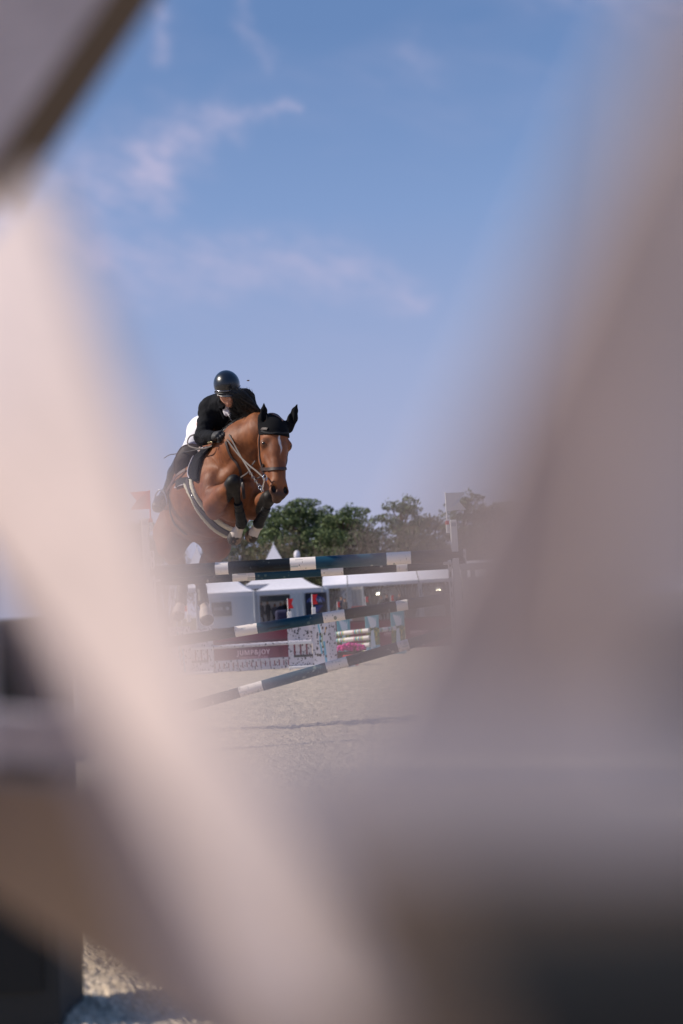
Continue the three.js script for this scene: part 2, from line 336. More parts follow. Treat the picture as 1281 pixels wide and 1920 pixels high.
scrub(760, 979, 101, 2.6, 'olive brown shrub below the lone high crown', [[.12, .115, .06], [.095, .10, .05], [.15, .125, .08]]);
scrub(835, 971, 101, 2.7, 'tan shrub at the foot of the right jump wing post', [[.14, .125, .075], [.11, .105, .06]]);
scrub(910, 971, 103, 2.8, 'tan shrub far right behind the blurred fence board', [[.14, .125, .075], [.11, .105, .06]]);
scrub(400, 996, 104, 2.4, 'leafless shrub behind the horse hind legs');
scrub(300, 996, 104, 2.6, 'leafless shrub behind the left jump wing');

// ================= TENTS =================
const TD = 92;                                                    // metres to the fronts of the tents
const T = (px, py, back = 0) => at(px, py, TD + back);
const clothTex = dataTex(256, (u, v) => { const a = .98 + .04 * tileNoise(u, v, 9, 3, 12); return [a, a * .985, a]; });
const tentMat = new THREE.MeshPhysicalMaterial({ color: lin(.95, .94, .95), roughness: .9, map: clothTex, transmission: .2, thickness: 0, side: THREE.DoubleSide });
const wallMat = new THREE.MeshPhysicalMaterial({ color: lin(.80, .80, .83), roughness: .95, transmission: .35, thickness: 0, side: THREE.DoubleSide });
const frameMat = std(lin(.55, .56, .58), .4, { metalness: .5 }), plankIn = std(lin(.30, .24, .19), .8);
const flatY = (p, y) => V(p.x, y, p.z);
function panel(a, b, c, d, nu = 10, nv = 8, sag = 0, wave = 0, thick = .02) {   // cloth stretched between four corners (a b along the bottom, d c above)
  const pos = [], idx = [], uv = [], N = b.clone().sub(a).cross(d.clone().sub(a)).normalize();
  for (const s of [0, 1]) for (let j = 0; j <= nv; j++) for (let i = 0; i <= nu; i++) {
    const u = i / nu, v = j / nv, p = a.clone().lerp(b, u).lerp(d.clone().lerp(c, u), v);
    p.addScaledVector(N, -sag * 4 * u * (1 - u) * 4 * v * (1 - v) * .25 + wave * Math.sin(u * nu * 1.25 + Math.sin(v * 2)) - s * thick); pos.push(p.x, p.y, p.z); uv.push(u * a.distanceTo(b) / 3, v * a.distanceTo(d) / 3);
  }
  const S = (nu + 1) * (nv + 1);
  for (const s of [0, 1]) for (let j = 0; j < nv; j++) for (let i = 0; i < nu; i++) { const o = s * S + j * (nu + 1) + i, e = o + 1, f = o + nu + 1, h = f + 1; if (s) idx.push(o, f, e, e, f, h); else idx.push(o, e, f, e, h, f); }
  const g = new THREE.BufferGeometry(); g.setAttribute('position', new THREE.Float32BufferAttribute(pos, 3)); g.setAttribute('uv', new THREE.Float32BufferAttribute(uv, 2)); g.setIndex(idx);
  const q = g.toNonIndexed(); q.computeVertexNormals(); return q;
}
// a pagoda: square plan with a swept roof up to a point
function pagodaRoof(c, half, eave, peak, yaw = 0) {
  const pos = [], idx = [], uv = [], n = 12, m = 8;
  for (let s = 0; s < 4; s++) for (let j = 0; j <= m; j++) for (let i = 0; i <= n; i++) {
    const f = j / m, r = half * (1 - f), sw = Math.pow(f, 1.75), y = eave + (peak - eave) * (sw * .72 + f * .28), t = (i / n * 2 - 1) * r, a = s * Math.PI / 2 + yaw;
    pos.push(c.x + Math.cos(a) * r - Math.sin(a) * t, y, c.z + Math.sin(a) * r + Math.cos(a) * t); uv.push(i / n * half / 1.5, f * half / 2);
    if (i && j) { const o = ((s * (m + 1)) + j) * (n + 1) + i; idx.push(o, o - 1, o - n - 2, o, o - n - 2, o - n - 1); }
  }
  const g = new THREE.BufferGeometry(); g.setAttribute('position', new THREE.Float32BufferAttribute(pos, 3)); g.setAttribute('uv', new THREE.Float32BufferAttribute(uv, 2)); g.setIndex(idx); const q = g.toNonIndexed(); q.computeVertexNormals(); return q;
}
const groundUnder = (px, back = 0) => { const p = T(px, 1150, back); return V(p.x, 0, p.z); };
const post = (p, y0, y1, r = .05) => rod(flatY(p, y0), flatY(p, y1), r, 8);
function pagoda(pxL, pxR, eaveY, peakY, label, back = 0) {
  const L = groundUnder(pxL, back), R = groundUnder(pxR, back), half = L.distanceTo(R) / 2, c = L.clone().add(R).multiplyScalar(.5).add(V(0, 0, -half)), g = thing('pagoda_tent', label, 'tent', 'white pagoda tents');
  mesh('roof', pagodaRoof(c, half * 1.02, eaveY, peakY), tentMat, g);
  mesh('finial', new THREE.SphereGeometry(.07, 8, 6).translate(c.x, peakY + .05, c.z), frameMat, g);
  for (const sx of [-1, 1]) for (const sz of [-1, 1]) mesh('post', post(c.clone().add(V(sx * half, 0, sz * half)), 0, eaveY, .06), frameMat, g);
  for (const sx of [-1, 1]) mesh('valance', box(.02, .28, half * 2, c.x + sx * half, eaveY - .16, c.z), tentMat, g);
  for (const sz of [-1, 1]) mesh('valance', box(half * 2, .28, .02, c.x, eaveY - .16, c.z + sz * half), tentMat, g);
  return { g, c, half, L, R };
}
const EAVE = 2.45;
{ // tent with the sign wall
  const p = pagoda(368, 478, EAVE, 3.95, 'white pagoda tent with closed front wall and grey sign', 0);
  const z = p.c.z + p.half;
  mesh('wall', panel(V(p.L.x, 0, z), V(p.R.x, 0, z), V(p.R.x, EAVE - .25, z), V(p.L.x, EAVE - .25, z), 16, 6, .08, .008), wallMat, p.g);
  mesh('wall', panel(V(p.R.x, 0, z), V(p.R.x, 0, z - 2 * p.half), V(p.R.x, EAVE - .25, z - 2 * p.half), V(p.R.x, EAVE - .25, z), 10, 4), wallMat, p.g);
  mesh('wall', panel(V(p.L.x, 0, z - 2 * p.half), V(p.R.x, 0, z - 2 * p.half), V(p.R.x, EAVE, z - 2 * p.half), V(p.L.x, EAVE, z - 2 * p.half), 8, 4), wallMat, p.g);
  const a = T(397, 1156), b = T(433, 1128);
  const signTex = canvasTex(256, 190, (c, w, h) => { c.fillStyle = '#5c5a5a'; c.fillRect(0, 0, w, h); c.fillStyle = '#b9b6bb'; c.font = 'bold 58px sans-serif'; c.fillText('OUR', 24, 112); c.beginPath(); for (let k = 0; k < 8; k++) { c.moveTo(207 + Math.cos(k * .785) * 17, 92 + Math.sin(k * .785) * 17); c.arc(207 + Math.cos(k * .785) * 14, 92 + Math.sin(k * .785) * 14, 10, 0, 7); } c.fill(); });
  const sign = thing('tent_sign', 'small dark grey sign with pale letters and a flower on the white tent wall', 'sign');
  const sw = b.x - a.x, sh = b.y - a.y;
  mesh('board', box(sw, sh, .03, (a.x + b.x) / 2, (a.y + b.y) / 2, z + .05), std(lin(.11, .105, .105), .6), sign);
  mesh('sign_face', new THREE.PlaneGeometry(sw - .04, sh - .04).translate((a.x + b.x) / 2, (a.y + b.y) / 2, z + .069), std(lin(1, 1, 1), .6, { map: signTex }), sign);
}
{ // tent with the open front and people
  const p = pagoda(481, 607, EAVE, 3.95, 'white pagoda tent with open front where people stand', .2);
  const z = p.c.z + p.half, X = (px) => T(px, 1150, .2).x;
  mesh('curtain', panel(V(X(476), 0, z + .05), V(X(488), 0, z + .05), V(X(487.5), EAVE - .2, z + .05), V(X(476), EAVE - .2, z + .05), 14, 5, 0, .05), wallMat, p.g);
  mesh('wall', panel(V(X(545.5), 0, z), V(X(577), 0, z), V(X(577), EAVE - .2, z), V(X(545.5), EAVE - .2, z), 14, 5, 0, .02), wallMat, p.g);
  mesh('wall', panel(V(X(606), 0, z), V(X(619), 0, z), V(X(619), EAVE, z), V(X(606), EAVE, z), 8, 5, 0, .03), wallMat, p.g);
  mesh('fascia', box(X(546) - X(489), .38, .05, (X(546) + X(489)) / 2, EAVE - .55, z - .06), std(lin(.05, .05, .05), .7), p.g);
  mesh('wall', panel(V(p.L.x, 0, z - 1.6), V(p.R.x, 0, z - 1.6), V(p.R.x, EAVE, z - 1.6), V(p.L.x, EAVE, z - 1.6), 20, 4, 0, .03), wallMat, p.g);
  mesh('side_wall', box(.02, EAVE, 3.2, p.L.x + .1, EAVE / 2, z - 1.65), wallMat, p.g);
  mesh('side_wall', box(.02, EAVE, 3.2, p.R.x - .1, EAVE / 2, z - 1.65), wallMat, p.g);
  mesh('counter', box(1.2, .9, .4, X(533), .45, z - 1.3), plankIn, p.g);
  // navy banner
  const a = T(574, 1157, .1), b = T(612, 1110, .1), bw = b.x - a.x, bh = b.y - a.y;
  const navy = canvasTex(256, 320, (c, w, h) => { c.fillStyle = '#0d1730'; c.fillRect(0, 0, w, h); c.strokeStyle = '#5a64b4'; c.lineWidth = 12; c.beginPath(); c.ellipse(128, 130, 104, 74, 0, Math.PI * 1.03, Math.PI * 1.97); c.stroke(); c.fillStyle = '#a7aadc'; c.font = 'bold 76px sans-serif'; c.textAlign = 'center'; c.fillText('GPA', 128, 132); c.fillStyle = '#4450a2'; for (let k = 0; k < 4; k++) c.fillRect(110 - k * 12, 176 + k * 24, 96 - k * 6, 13); });
  const ban = thing('banner', 'navy blue vertical banner with pale letters hung on the tent front', 'banner');
  mesh('banner_cloth', box(bw, bh, .02, (a.x + b.x) / 2, (a.y + b.y) / 2, z + .12), std(lin(.006, .01, .03), .7), ban);
  mesh('banner_print', new THREE.PlaneGeometry(bw - .02, bh - .02).translate((a.x + b.x) / 2, (a.y + b.y) / 2, z + .134), std(lin(1, 1, 1), .7, { map: navy }), ban);
}
{ // the long tent
  const g = thing('frame_tent', 'long white frame tent with glazed front and hanging lamps', 'tent'), back = .6, X = (px) => T(px, 1150, back).x, x0 = X(607), x1 = X(960), z = T(700, 1150, back).z, depth = 9, ridge = 3.75;
  const bays = [607, 655, 790, 960];
  for (let i = 0; i < 3; i++) {
    const a = X(bays[i]) + .03, b = X(bays[i + 1]) - .03;
    mesh('roof_panel', panel(V(a, EAVE + .1, z + .1), V(b, EAVE + .1, z + .1), V(b, ridge, z - depth / 2), V(a, ridge, z - depth / 2), 14, 8, .25), tentMat, g);
    mesh('roof_panel', panel(V(b, EAVE + .1, z - depth), V(a, EAVE + .1, z - depth), V(a, ridge, z - depth / 2), V(b, ridge, z - depth / 2), 14, 8, .25), tentMat, g);
    mesh('valance', box(b - a, .22, .03, (a + b) / 2, EAVE, z + .12), tentMat, g);
  }
  for (const px of [612, 655, 659, 684, 790, 794, 870]) mesh('post', box(.09, EAVE, .09, X(px), EAVE / 2, z), std(lin(.6, .6, .62), .5), g);
  mesh('back_wall', box(x1 - x0, EAVE, .05, (x0 + x1) / 2, EAVE / 2, z - depth), wallMat, g);
  mesh('side_wall', box(.05, EAVE, depth, x1, EAVE / 2, z - depth / 2), wallMat, g);
  mesh('side_wall', box(.05, EAVE, depth, x0, EAVE / 2, z - depth / 2), wallMat, g);
  mesh('floor', box(x1 - x0, .04, depth, (x0 + x1) / 2, .03, z - depth / 2), plankIn, g);
  const glass = new THREE.MeshPhysicalMaterial({ color: lin(.75, .78, .82), roughness: .12, transmission: 1, thickness: 0 });
  for (const [a, b] of [[616, 652], [662, 682], [688, 788], [798, 868]]) mesh('window_pane', box(X(b) - X(a), EAVE - .35, .015, (X(a) + X(b)) / 2, EAVE / 2 - .1, z - .02), glass, g);
  for (const [a, b] of [[641, 653], [661, 683]]) mesh('curtain', panel(V(X(a), .1, z - .3), V(X(b), .1, z - .3), V(X(b), EAVE - .1, z - .3), V(X(a), EAVE - .1, z - .3), 12, 4, 0, .05), wallMat, g);
  mesh('tie_back', tube([T(653, 1104, .8), T(644, 1116, .7), T(648, 1122, .7), T(652, 1150, .8)], .07, 16, 5), wallMat, g);
  for (const [px, py] of [[709.5, 1113.5], [823.5, 1106]]) {
    const p = T(px, py, 1.6), l = thing('tent_lamp', px < 800 ? 'lit ceiling lamp hanging in the long tent, brighter left one' : 'lit ceiling lamp hanging in the long tent near the blurred fence board', 'lamp');
    mesh('housing', box(.36, .06, .2, p.x, p.y + .1, p.z, .01), frameMat, l); mesh('stem', rod(V(p.x, p.y + .1, p.z), V(p.x, EAVE + .3, p.z), .015, 6), frameMat, l);
    mesh('bulb', box(.26, .09, .12, p.x, p.y, p.z, .03), std(lin(.9, .85, .7), .5, { emissive: lin(1, .92, .7), emissiveIntensity: .9 }), l);
    const lamp = new THREE.PointLight(lin(1, .9, .7), 4, 0, 2); lamp.position.set(p.x, p.y - .12, p.z + .12); lamp.castShadow = true; lamp.name = 'lamp_light'; l.add(lamp);
  }
}
pagoda(464, 570, 3.0, (T(517, 1016, 7).y), 'white pointed pagoda tent peak between the shrubs, above the striped pole', 7).g.userData.group = 'white pagoda tents';
pagoda(330, 410, 3.0, (T(371, 1022, 7).y), 'white pagoda tent peak seen between the horse hind legs', 7);
{ const p = T(557, 1041, 9), g = thing('tent_vent', 'small rounded white tent vent right of the pointed tent peak', 'tent vent'); mesh('hood', new THREE.SphereGeometry(.3, 16, 10).scale(.75, 1.15, .75).translate(p.x, p.y, p.z), tentMat, g); mesh('stack', rod(V(p.x, 0, p.z), V(p.x, p.y - .3, p.z), .12, 10), tentMat, g); }

// ================= FAR PEOPLE =================
const clothDark = std(lin(.012, .012, .015), .9), skinMat = std(lin(.45, .26, .19), .6);
function bystander(px, back, h, turn, label, colors, seated = false, walk = .1) {
  const b = T(px, 1150, back), base = V(b.x, 0, b.z), R = (x, y, z) => V(x * Math.cos(turn) + z * Math.sin(turn), y, -x * Math.sin(turn) + z * Math.cos(turn)).multiplyScalar(h / 1.75).add(base);
  const legs = [], body = [], arms = [];
  for (const s of [-1, 1]) {
    legs.push(cone(R(s * .09, .92, 0), R(s * .1, .5, s * walk), .09, .062), cone(R(s * .1, .5, s * walk), R(s * .1, .09, s * walk * .4 - .03), .06, .042), cone(R(s * .1, .05, s * walk * .4 - .03), R(s * .11, .04, s * walk * .4 + .14), .045, .035, .02));
    arms.push(cone(R(s * .18, 1.42, 0), R(s * .24, 1.15, -.02), .06, .048), cone(R(s * .24, 1.15, -.02), R(s * .2, .93, .12), .045, .034), cone(R(s * .2, .93, .12), R(s * .19, .84, .16), .035, .022, .02));
  }
  body.push(cone(R(0, .95, 0), R(0, 1.15, 0), .14, .13, .08), cone(R(0, 1.15, 0), R(0, 1.38, 0), .13, .16, .08), cone(R(-.12, 1.42, 0), R(.12, 1.42, 0), .075, .075, .08), cone(R(0, 1.45, 0), R(0, 1.55, .01), .055, .05, .03), ell(R(0, 1.65, .02), [.078, .115, .092], null, .02), ball(R(0, 1.63, .12), .018, .02));
  const f = field([legs, body, arms]), t = thing('person', label, 'person', 'people by the tents');
  const skinY = 1.53 * h / 1.75, hip = .95 * h / 1.75;
  mesh('body', skin(f, .028, (p) => p.y > skinY ? (p.y > base.y + 1.69 * h / 1.75 ? [.02, .015, .012] : [.42, .25, .18]) : p.y > hip ? colors[0] : colors[1]), std(lin(1, 1, 1), .85, { vertexColors: true }), t);
  return t;
}
const BLK = [.010, .010, .013], NAVY = [.015, .02, .045];
bystander(490, .7, 1.72, .8, 'person in a long black coat at the tent curtain', [BLK, BLK]);
bystander(503, .7, 1.78, -.9, 'person in a black coat standing sideways in the tent opening', [BLK, BLK], false, .03);
bystander(516, 1.2, 1.55, .2, 'shorter person in a grey blue top inside the open tent', [[.12, .12, .16], BLK]);
bystander(527, 1.0, 1.62, 2.6, 'person in dark clothes deep inside the open tent beside the red flag', [NAVY, BLK]);
bystander(535, 1.3, 1.7, .4, 'person in dark clothes at the right edge of the tent opening', [BLK, NAVY]);
bystander(642, -6, 1.72, .5, 'person with dark hair in a navy jacket behind the spotted wing', [[.02, .03, .07], NAVY]);
bystander(648, -7.5, 1.6, 2, 'person in a dark jacket left of the teal pillars', [[.03, .03, .04], BLK]);
bystander(728, -5, 1.72, 1, 'person in a dark jacket between the two right teal pillars', [BLK, BLK]);
bystander(752, -6, 1.7, .2, 'person in black with a pale scarf above the right teal pillar', [BLK, [.2, .2, .22]]);
bystander(718, -4, 1.66, -1, 'person in dark grey clothes right of the middle teal pillar', [[.04, .04, .045], BLK]);
{ const p = T(675, 1177, -8), g = thing('seat_box', 'red topped wooden box before the long tent', 'box'); mesh('lid', box(.85, .28, .5, p.x, .95, p.z, .02), std(lin(.42, .05, .04), .7), g); mesh('body', box(.8, .8, .45, p.x, .41, p.z, .02), std(lin(.38, .25, .2), .8), g); }
{ const p = T(692, 1163, -8), g = thing('parasol', 'small folded red parasol with drooping tips above the teal pillar', 'parasol'); const c = V(p.x, p.y + .25, p.z); mesh('canopy', [0, 1, 2, 3, 4].map((k) => new THREE.ConeGeometry(.28, .62, 7).rotateZ((k - 2) * .42).translate(c.x + (k - 2) * .2, c.y - .28 - Math.abs(k - 2) * .05, c.z + (k % 2) * .1)), std(lin(.5, .04, .04), .7), g); mesh('pole', rod(V(p.x, 0, p.z), c, .03, 8), frameMat, g); }

// ================= ARENA BORDER AND FAR JUMPS =================
const letter = (text, sub, w, h) => canvasTex(w, h, (c) => { c.fillStyle = '#79233a'; c.fillRect(0, 0, w, h); c.fillStyle = '#e6c4c8'; c.textAlign = 'center'; c.font = `bold ${h * .60}px sans-serif`; c.fillText(text, w / 2, h * .56); c.fillStyle = '#cfa0a8'; c.font = `bold ${h * .32}px sans-serif`; c.fillText(sub, w / 2, h * .92); });
const maroon = std(lin(.19, .019, .042), .75), maroonTex = letter('JUMP&JOY', 'FONTAINEBLEAU', 512, 110);
function borderBanner(x, z, w, h, y0, print, label) {
  const g = thing('border_banner', label, 'banner', 'maroon banners along the arena border');
  mesh('banner_cloth', panel(V(x - w / 2, y0, z), V(x + w / 2, y0, z), V(x + w / 2, y0 + h, z), V(x - w / 2, y0 + h, z), 12, 3, .02, .006), maroon, g);
  mesh('top_rail', box(w, .035, .05, x, y0 + h + .02, z - .02), std(lin(.10, .02, .03), .6), g);
  for (const s of [-1, 1]) mesh('post', box(.06, y0 + h + .05, .06, x + s * (w / 2 - .05), (y0 + h + .05) / 2, z - .06), std(lin(.10, .02, .03), .7), g);
  if (print) mesh('lettering', new THREE.PlaneGeometry(print[1], print[1] * 110 / 512).translate(x + print[0], y0 + h * .53, z + .035), std(lin(1, 1, 1), .75, { map: maroonTex }), g);
}
const BZ = -31;
{ const X = (px) => at(px, 1200, 31).x; const h = .62;
  { const X2 = (px) => at(px, 1220, 26.4).x, a = X2(330), b = X2(584); borderBanner((a + b) / 2, -26.4, b - a, .45, .015, [X2(476) - (a + b) / 2, .96], 'low maroon banner with white lettering behind the spotted picket gate'); }
  borderBanner((X(380) + X(585)) / 2, BZ, X(585) - X(380) - .02, h, .06, null, 'plain maroon border banner behind the lettered banner and picket gate');
  borderBanner((X(586) + X(760)) / 2, BZ, X(760) - X(586) - .02, h, .06, [X(735) - (X(586) + X(760)) / 2, .5], 'maroon border banner behind the teal pillars');
  borderBanner((X(761) + X(900)) / 2, BZ, X(900) - X(761) - .02, h, .06, [-.5, .6], 'maroon border banner at the right, half veiled by the fence board');
  borderBanner((X(150) + X(379)) / 2, BZ, X(379) - X(150) - .02, h, .06, null, 'maroon border banner at the left behind the bright fence board');
}
const cowTex = canvasTex(512, 512, (c, w, h) => {
  c.fillStyle = '#d9d4d8'; c.fillRect(0, 0, w, h); c.fillStyle = '#15171c';
  for (let k = 0; k < 330; k++) { const x = rnd() * w, y = rnd() * h, r = rr(5, 15); for (const ox of [-w, 0, w]) for (const oy of [-h, 0, h]) { c.beginPath(); for (let q = 0; q <= 9; q++) { const a = q / 9 * 6.283, s = r * (.6 + .5 * noise2(k * 3.1 + Math.cos(a), Math.sin(a))); const X = x + ox + Math.cos(a) * s * .8, Y = y + oy + Math.sin(a) * s * 1.15; q ? c.lineTo(X, Y) : c.moveTo(X, Y); } c.fill(); } }
});
const cowMat = std(lin(.88, .87, .88), .6, { map: cowTex });
const cowUV = (g, s = 1.1) => { const p = g.attributes.position, n = g.attributes.normal, uv = new Float32Array(p.count * 2); for (let i = 0; i < p.count; i++) { uv[i * 2] = (p.getX(i) + (Math.abs(n.getX(i)) > .6 ? p.getZ(i) : 0)) * s; uv[i * 2 + 1] = (p.getY(i) + (Math.abs(n.getY(i)) > .6 ? p.getZ(i) : 0)) * s; } g.setAttribute('uv', new THREE.BufferAttribute(uv, 2)); return g; };
const cowBox = (...a) => cowUV(box(...a));
const flagMat = std(lin(.62, .012, .02), .7, { side: THREE.DoubleSide }), whiteFlag = std(lin(.72, .72, .74), .7, { side: THREE.DoubleSide }), whitePaint = std(lin(.78, .76, .74), .5);
function flag(o, w, h, dir, mat, parent) {      // swallow-tailed flag beside its stick
  const sh = new THREE.Shape([[0, 0], [w, .02 * h], [w * .66, h * .5], [w, h], [0, h]].map(([a, b]) => new THREE.Vector2(a * dir, b)));
  const g = new THREE.ExtrudeGeometry(sh, { depth: .004, bevelEnabled: false }); const p = g.attributes.position; for (let i = 0; i < p.count; i++) p.setZ(i, p.getZ(i) + .02 * Math.sin(Math.abs(p.getX(i)) / w * 5)); g.computeVertexNormals();
  return mesh('flag', g.translate(o.x, o.y, o.z), mat, parent);
}
const GD = 24.6, G = (px, py, d = GD) => at(px, py, d);
function cowWing(pxA, pxM, pxB, label, flip) {
  const z = G(pxM, 1200).z, xa = G(pxA, 1200).x, xm = G(pxM, 1200).x, xb = G(pxB, 1200).x, g = thing('spotted_wing', label, 'jump wing', 'black and white spotted jump wings'), H = .77, s = Math.sign(xm - xa);
  const w1 = Math.abs(xm - xa), c1 = (xa + xm) / 2;
  mesh('panel', cowBox(w1, .30, .08, c1, H - .15, z), cowMat, g);
  mesh('post', cowBox(.09, H + .12, .1, xa + s * .045, (H + .12) / 2, z + .005), cowMat, g);
  mesh('rail', cowBox(w1, .04, .12, c1, .448, z + .03), whitePaint, g);
  for (let k = 0; k < 3; k++) mesh('picket', cowBox(.075, .19, .05, xa + s * (.16 + k * .105), .335, z), cowMat, g);
  mesh('rail', box(w1, .04, .08, c1, .225, z, 0), std(lin(.03, .03, .035), .7), g);
  mesh('panel', cowBox(w1, .19, .07, c1, .108, z), cowMat, g);
  mesh('panel', cowBox(Math.abs(xb - xm), H + .06, .1, (xm + xb) / 2, (H + .06) / 2 + .01, z + .04), cowMat, g);
  const paint = canvasTex(128, 256, (c, w, h) => { c.clearRect(0, 0, w, h); c.fillStyle = '#d9d4d8'; c.fillRect(0, 0, w, h); const st = (col, lw, pts) => { c.strokeStyle = col; c.lineWidth = lw; c.beginPath(); pts.forEach(([x, y], i) => i ? c.lineTo(x, y) : c.moveTo(x, y)); c.stroke(); };
    st('#69b9cf', 16, [[30, 0], [45, 60], [40, 120], [52, 190]]); st('#eef2f2', 10, [[44, 0], [58, 70], [50, 130]]); st('#5fb3cf', 20, [[78, 110], [84, 180], [92, 256]]); st('#8fae5e', 8, [[64, 60], [58, 120], [76, 150]]); st('#d89b34', 7, [[100, 20], [92, 60]]); c.fillStyle = '#15171c'; for (let k = 0; k < 26; k++) { c.beginPath(); c.ellipse(rnd() * w, rnd() * h, rr(4, 9), rr(5, 12), rnd(), 0, 7); c.fill(); } });
  mesh('painted_face', box(Math.abs(xb - xm) * .55, H * .9, .006, (xm + xb) / 2 - s * .03, H * .53, z + .094), std(lin(.95, .95, .95), .6, { map: paint }), g);
  for (const x of [xa + s * .03, xm + s * .03]) { const d = x === xa + s * .03 ? 0 : .05; mesh('flag_holder', box(.07, .14, .07, x + .02, H + .16 + d, z + .02, .01), whitePaint, g); mesh('flag_stick', rod(V(x, H + .2 + d, z + .02), V(x, H + .46 + d, z + .02), .008, 6), whitePaint, g); flag(V(x, H + .28 + d, z + .02), .1, .17, flip ? -1 : 1, flagMat, g); }
  mesh('foot', box(Math.abs(xb - xa), .05, .5, (xa + xb) / 2, .03, z, .01), whitePaint, g);
  return { xa, z };
}
const wR = cowWing(540, 586, 631, 'black and white spotted jump wing with two red flags and painted cascade', false);
const wL = cowWing(399, 357, 316, 'spotted jump wing at the left end of the picket gate, veiled by the bright board', true);
{
  const z = wR.z + .02, x0 = wL.xa + .01, x1 = wR.xa - .01, g = thing('picket_gate', 'low black and white spotted picket gate standing on the sand', 'jump gate'), c = (x0 + x1) / 2, w = x1 - x0;
  mesh('top_rail', cowBox(w, .045, .06, c, .195, z), cowMat, g); mesh('bottom_rail', cowBox(w, .05, .07, c, .05, z), cowMat, g);
  const n = 16; for (let k = 0; k < n; k++) mesh('picket', cowBox(.056, .10, .035, x0 + (k + .5) * w / n, .124, z), cowMat, g);
  const pole = mesh('spotted_pole', cowUV(rod(V(x0 - .05, .455, z + .03), V(x1 + .42, .465, z + .03), .034, 14).toNonIndexed()), cowMat); tag(pole, 'black and white spotted pole lying above the picket gate', 'pole');
}
// teal pillars with pale poles between them
const PD = 29.5;
const pillarTex = canvasTex(128, 320, (c, w, h) => {
  c.fillStyle = '#6db3bd'; c.fillRect(0, 0, w, h); c.fillStyle = '#e8eef0'; for (let k = 0; k < 5; k++) { c.beginPath(); c.moveTo(18 + k * 18, 70 + k * 9); c.lineTo(40 + k * 16, 74); c.lineTo(62 + k * 10, 150 - k * 3); c.lineTo(50 + k * 8, 156); c.fill(); }
  const sp = (cols, y0, y1, n) => { for (let k = 0; k < n; k++) { c.fillStyle = cols[Math.floor(rnd() * cols.length)]; c.beginPath(); c.ellipse(rnd() * w, rr(y0, y1), rr(3, 9), rr(3, 8), 0, 0, 7); c.fill(); } };
  c.fillStyle = '#5c7a3c'; c.fillRect(0, 150, w, 110); sp(['#3f6a3a', '#7c9a46', '#c9b84e', '#9a7a3a', '#2f5a44'], 145, 262, 120); c.fillStyle = '#dcebf1'; c.beginPath(); c.moveTo(48, 168); c.lineTo(76, 160); c.lineTo(92, 320); c.lineTo(34, 320); c.fill(); c.fillStyle = '#8fc4d8'; c.fillRect(0, 262, w, 58); c.fillStyle = '#e3eef2'; c.fillRect(40, 258, 48, 62); sp(['#59b0c4', '#d8e6ea', '#3d8f9f'], 270, 318, 30);
});
function pillar(px, d, label, hgt = 1.0) {
  const p = at(px, 1200, d), w = .27, g = thing('pillar_wing', label, 'jump wing', 'teal printed pillar wings'), sh = new THREE.Shape([[-w / 2, 0], [w / 2, 0], [w / 2, hgt], [w * .38, hgt - .03], [0, hgt - .16], [-w * .38, hgt - .06], [-w / 2, hgt - .05]].map((q) => new THREE.Vector2(...q)));
  const ge = new THREE.ExtrudeGeometry(sh, { depth: .1, bevelEnabled: true, bevelSize: .005, bevelThickness: .005, bevelSegments: 1 }), P = ge.attributes.position, uv = ge.attributes.uv; for (let i = 0; i < P.count; i++) uv.setXY(i, P.getX(i) / w + .5, P.getY(i) / hgt);
  mesh('pillar', ge.translate(p.x, .04, p.z), std(lin(.92, .92, .92), .6, { map: pillarTex }), g);
  mesh('foot', box(w * 1.1, .05, .45, p.x, .028, p.z + .05, .01), std(lin(.25, .5, .55), .6), g);
  mesh('flag_stick', rod(V(p.x - .11, hgt - .03, p.z + .05), V(p.x - .11, hgt + .22, p.z + .05), .007, 6), whitePaint, g); flag(V(p.x - .11, hgt + .1, p.z + .05), .07, .11, 1, flagMat, g);
  return p;
}
const p1 = pillar(646, PD, 'teal pillar wing nearest the spotted wing', .93), p2 = pillar(700, PD - .6, 'middle teal pillar wing with pale swirl', 1.0), p3 = pillar(748, PD, 'right teal pillar wing, partly veiled by the fence board', 1.0);
const palePole = canvasTex(512, 16, (c, w, h) => { c.fillStyle = '#e6dfdb'; c.fillRect(0, 0, w, h); const cols = ['#d9838a', '#4fa9bd', '#8a9a4e', '#e6dfdb', '#4fa9bd', '#d98a72', '#4fa9bd', '#c9c04e']; for (const o of [0, .55]) cols.forEach((k, i) => { c.fillStyle = k; c.fillRect((o + i * .034) * w, 0, .034 * w, h); }); });
function farPole(a, b, label) { const L = a.distanceTo(b), g = new THREE.CylinderGeometry(.045, .045, L, 12); const uv = g.attributes.uv; for (let i = 0; i < uv.count; i++) uv.setXY(i, uv.getY(i), uv.getX(i)); g.applyQuaternion(new THREE.Quaternion().setFromUnitVectors(V(0, 1, 0), b.clone().sub(a).normalize())).translate((a.x + b.x) / 2, (a.y + b.y) / 2, (a.z + b.z) / 2); tag(mesh('pale_pole', g, std(lin(.9, .9, .9), .5, { map: palePole })), label, 'pole', 'pale poles between teal pillars'); }
farPole(at(629, 1189, PD - .3), at(693, 1182, PD - .75), 'topmost pale striped pole left of the middle teal pillar');
farPole(at(631, 1201.5, PD - .3), at(694, 1195.5, PD - .75), 'second pale striped pole left of the middle teal pillar');
farPole(at(632, 1215, PD - .3), at(695, 1209, PD - .75), 'third pale striped pole left of the middle teal pillar');
farPole(at(633, 1229, PD - .3), at(696, 1223, PD - .75), 'lowest pale striped pole, behind the pink flowers');
farPole(at(706, 1182.5, PD - .5), at(742, 1178.5, PD - .2), 'short pale striped pole between the middle and right teal pillars');
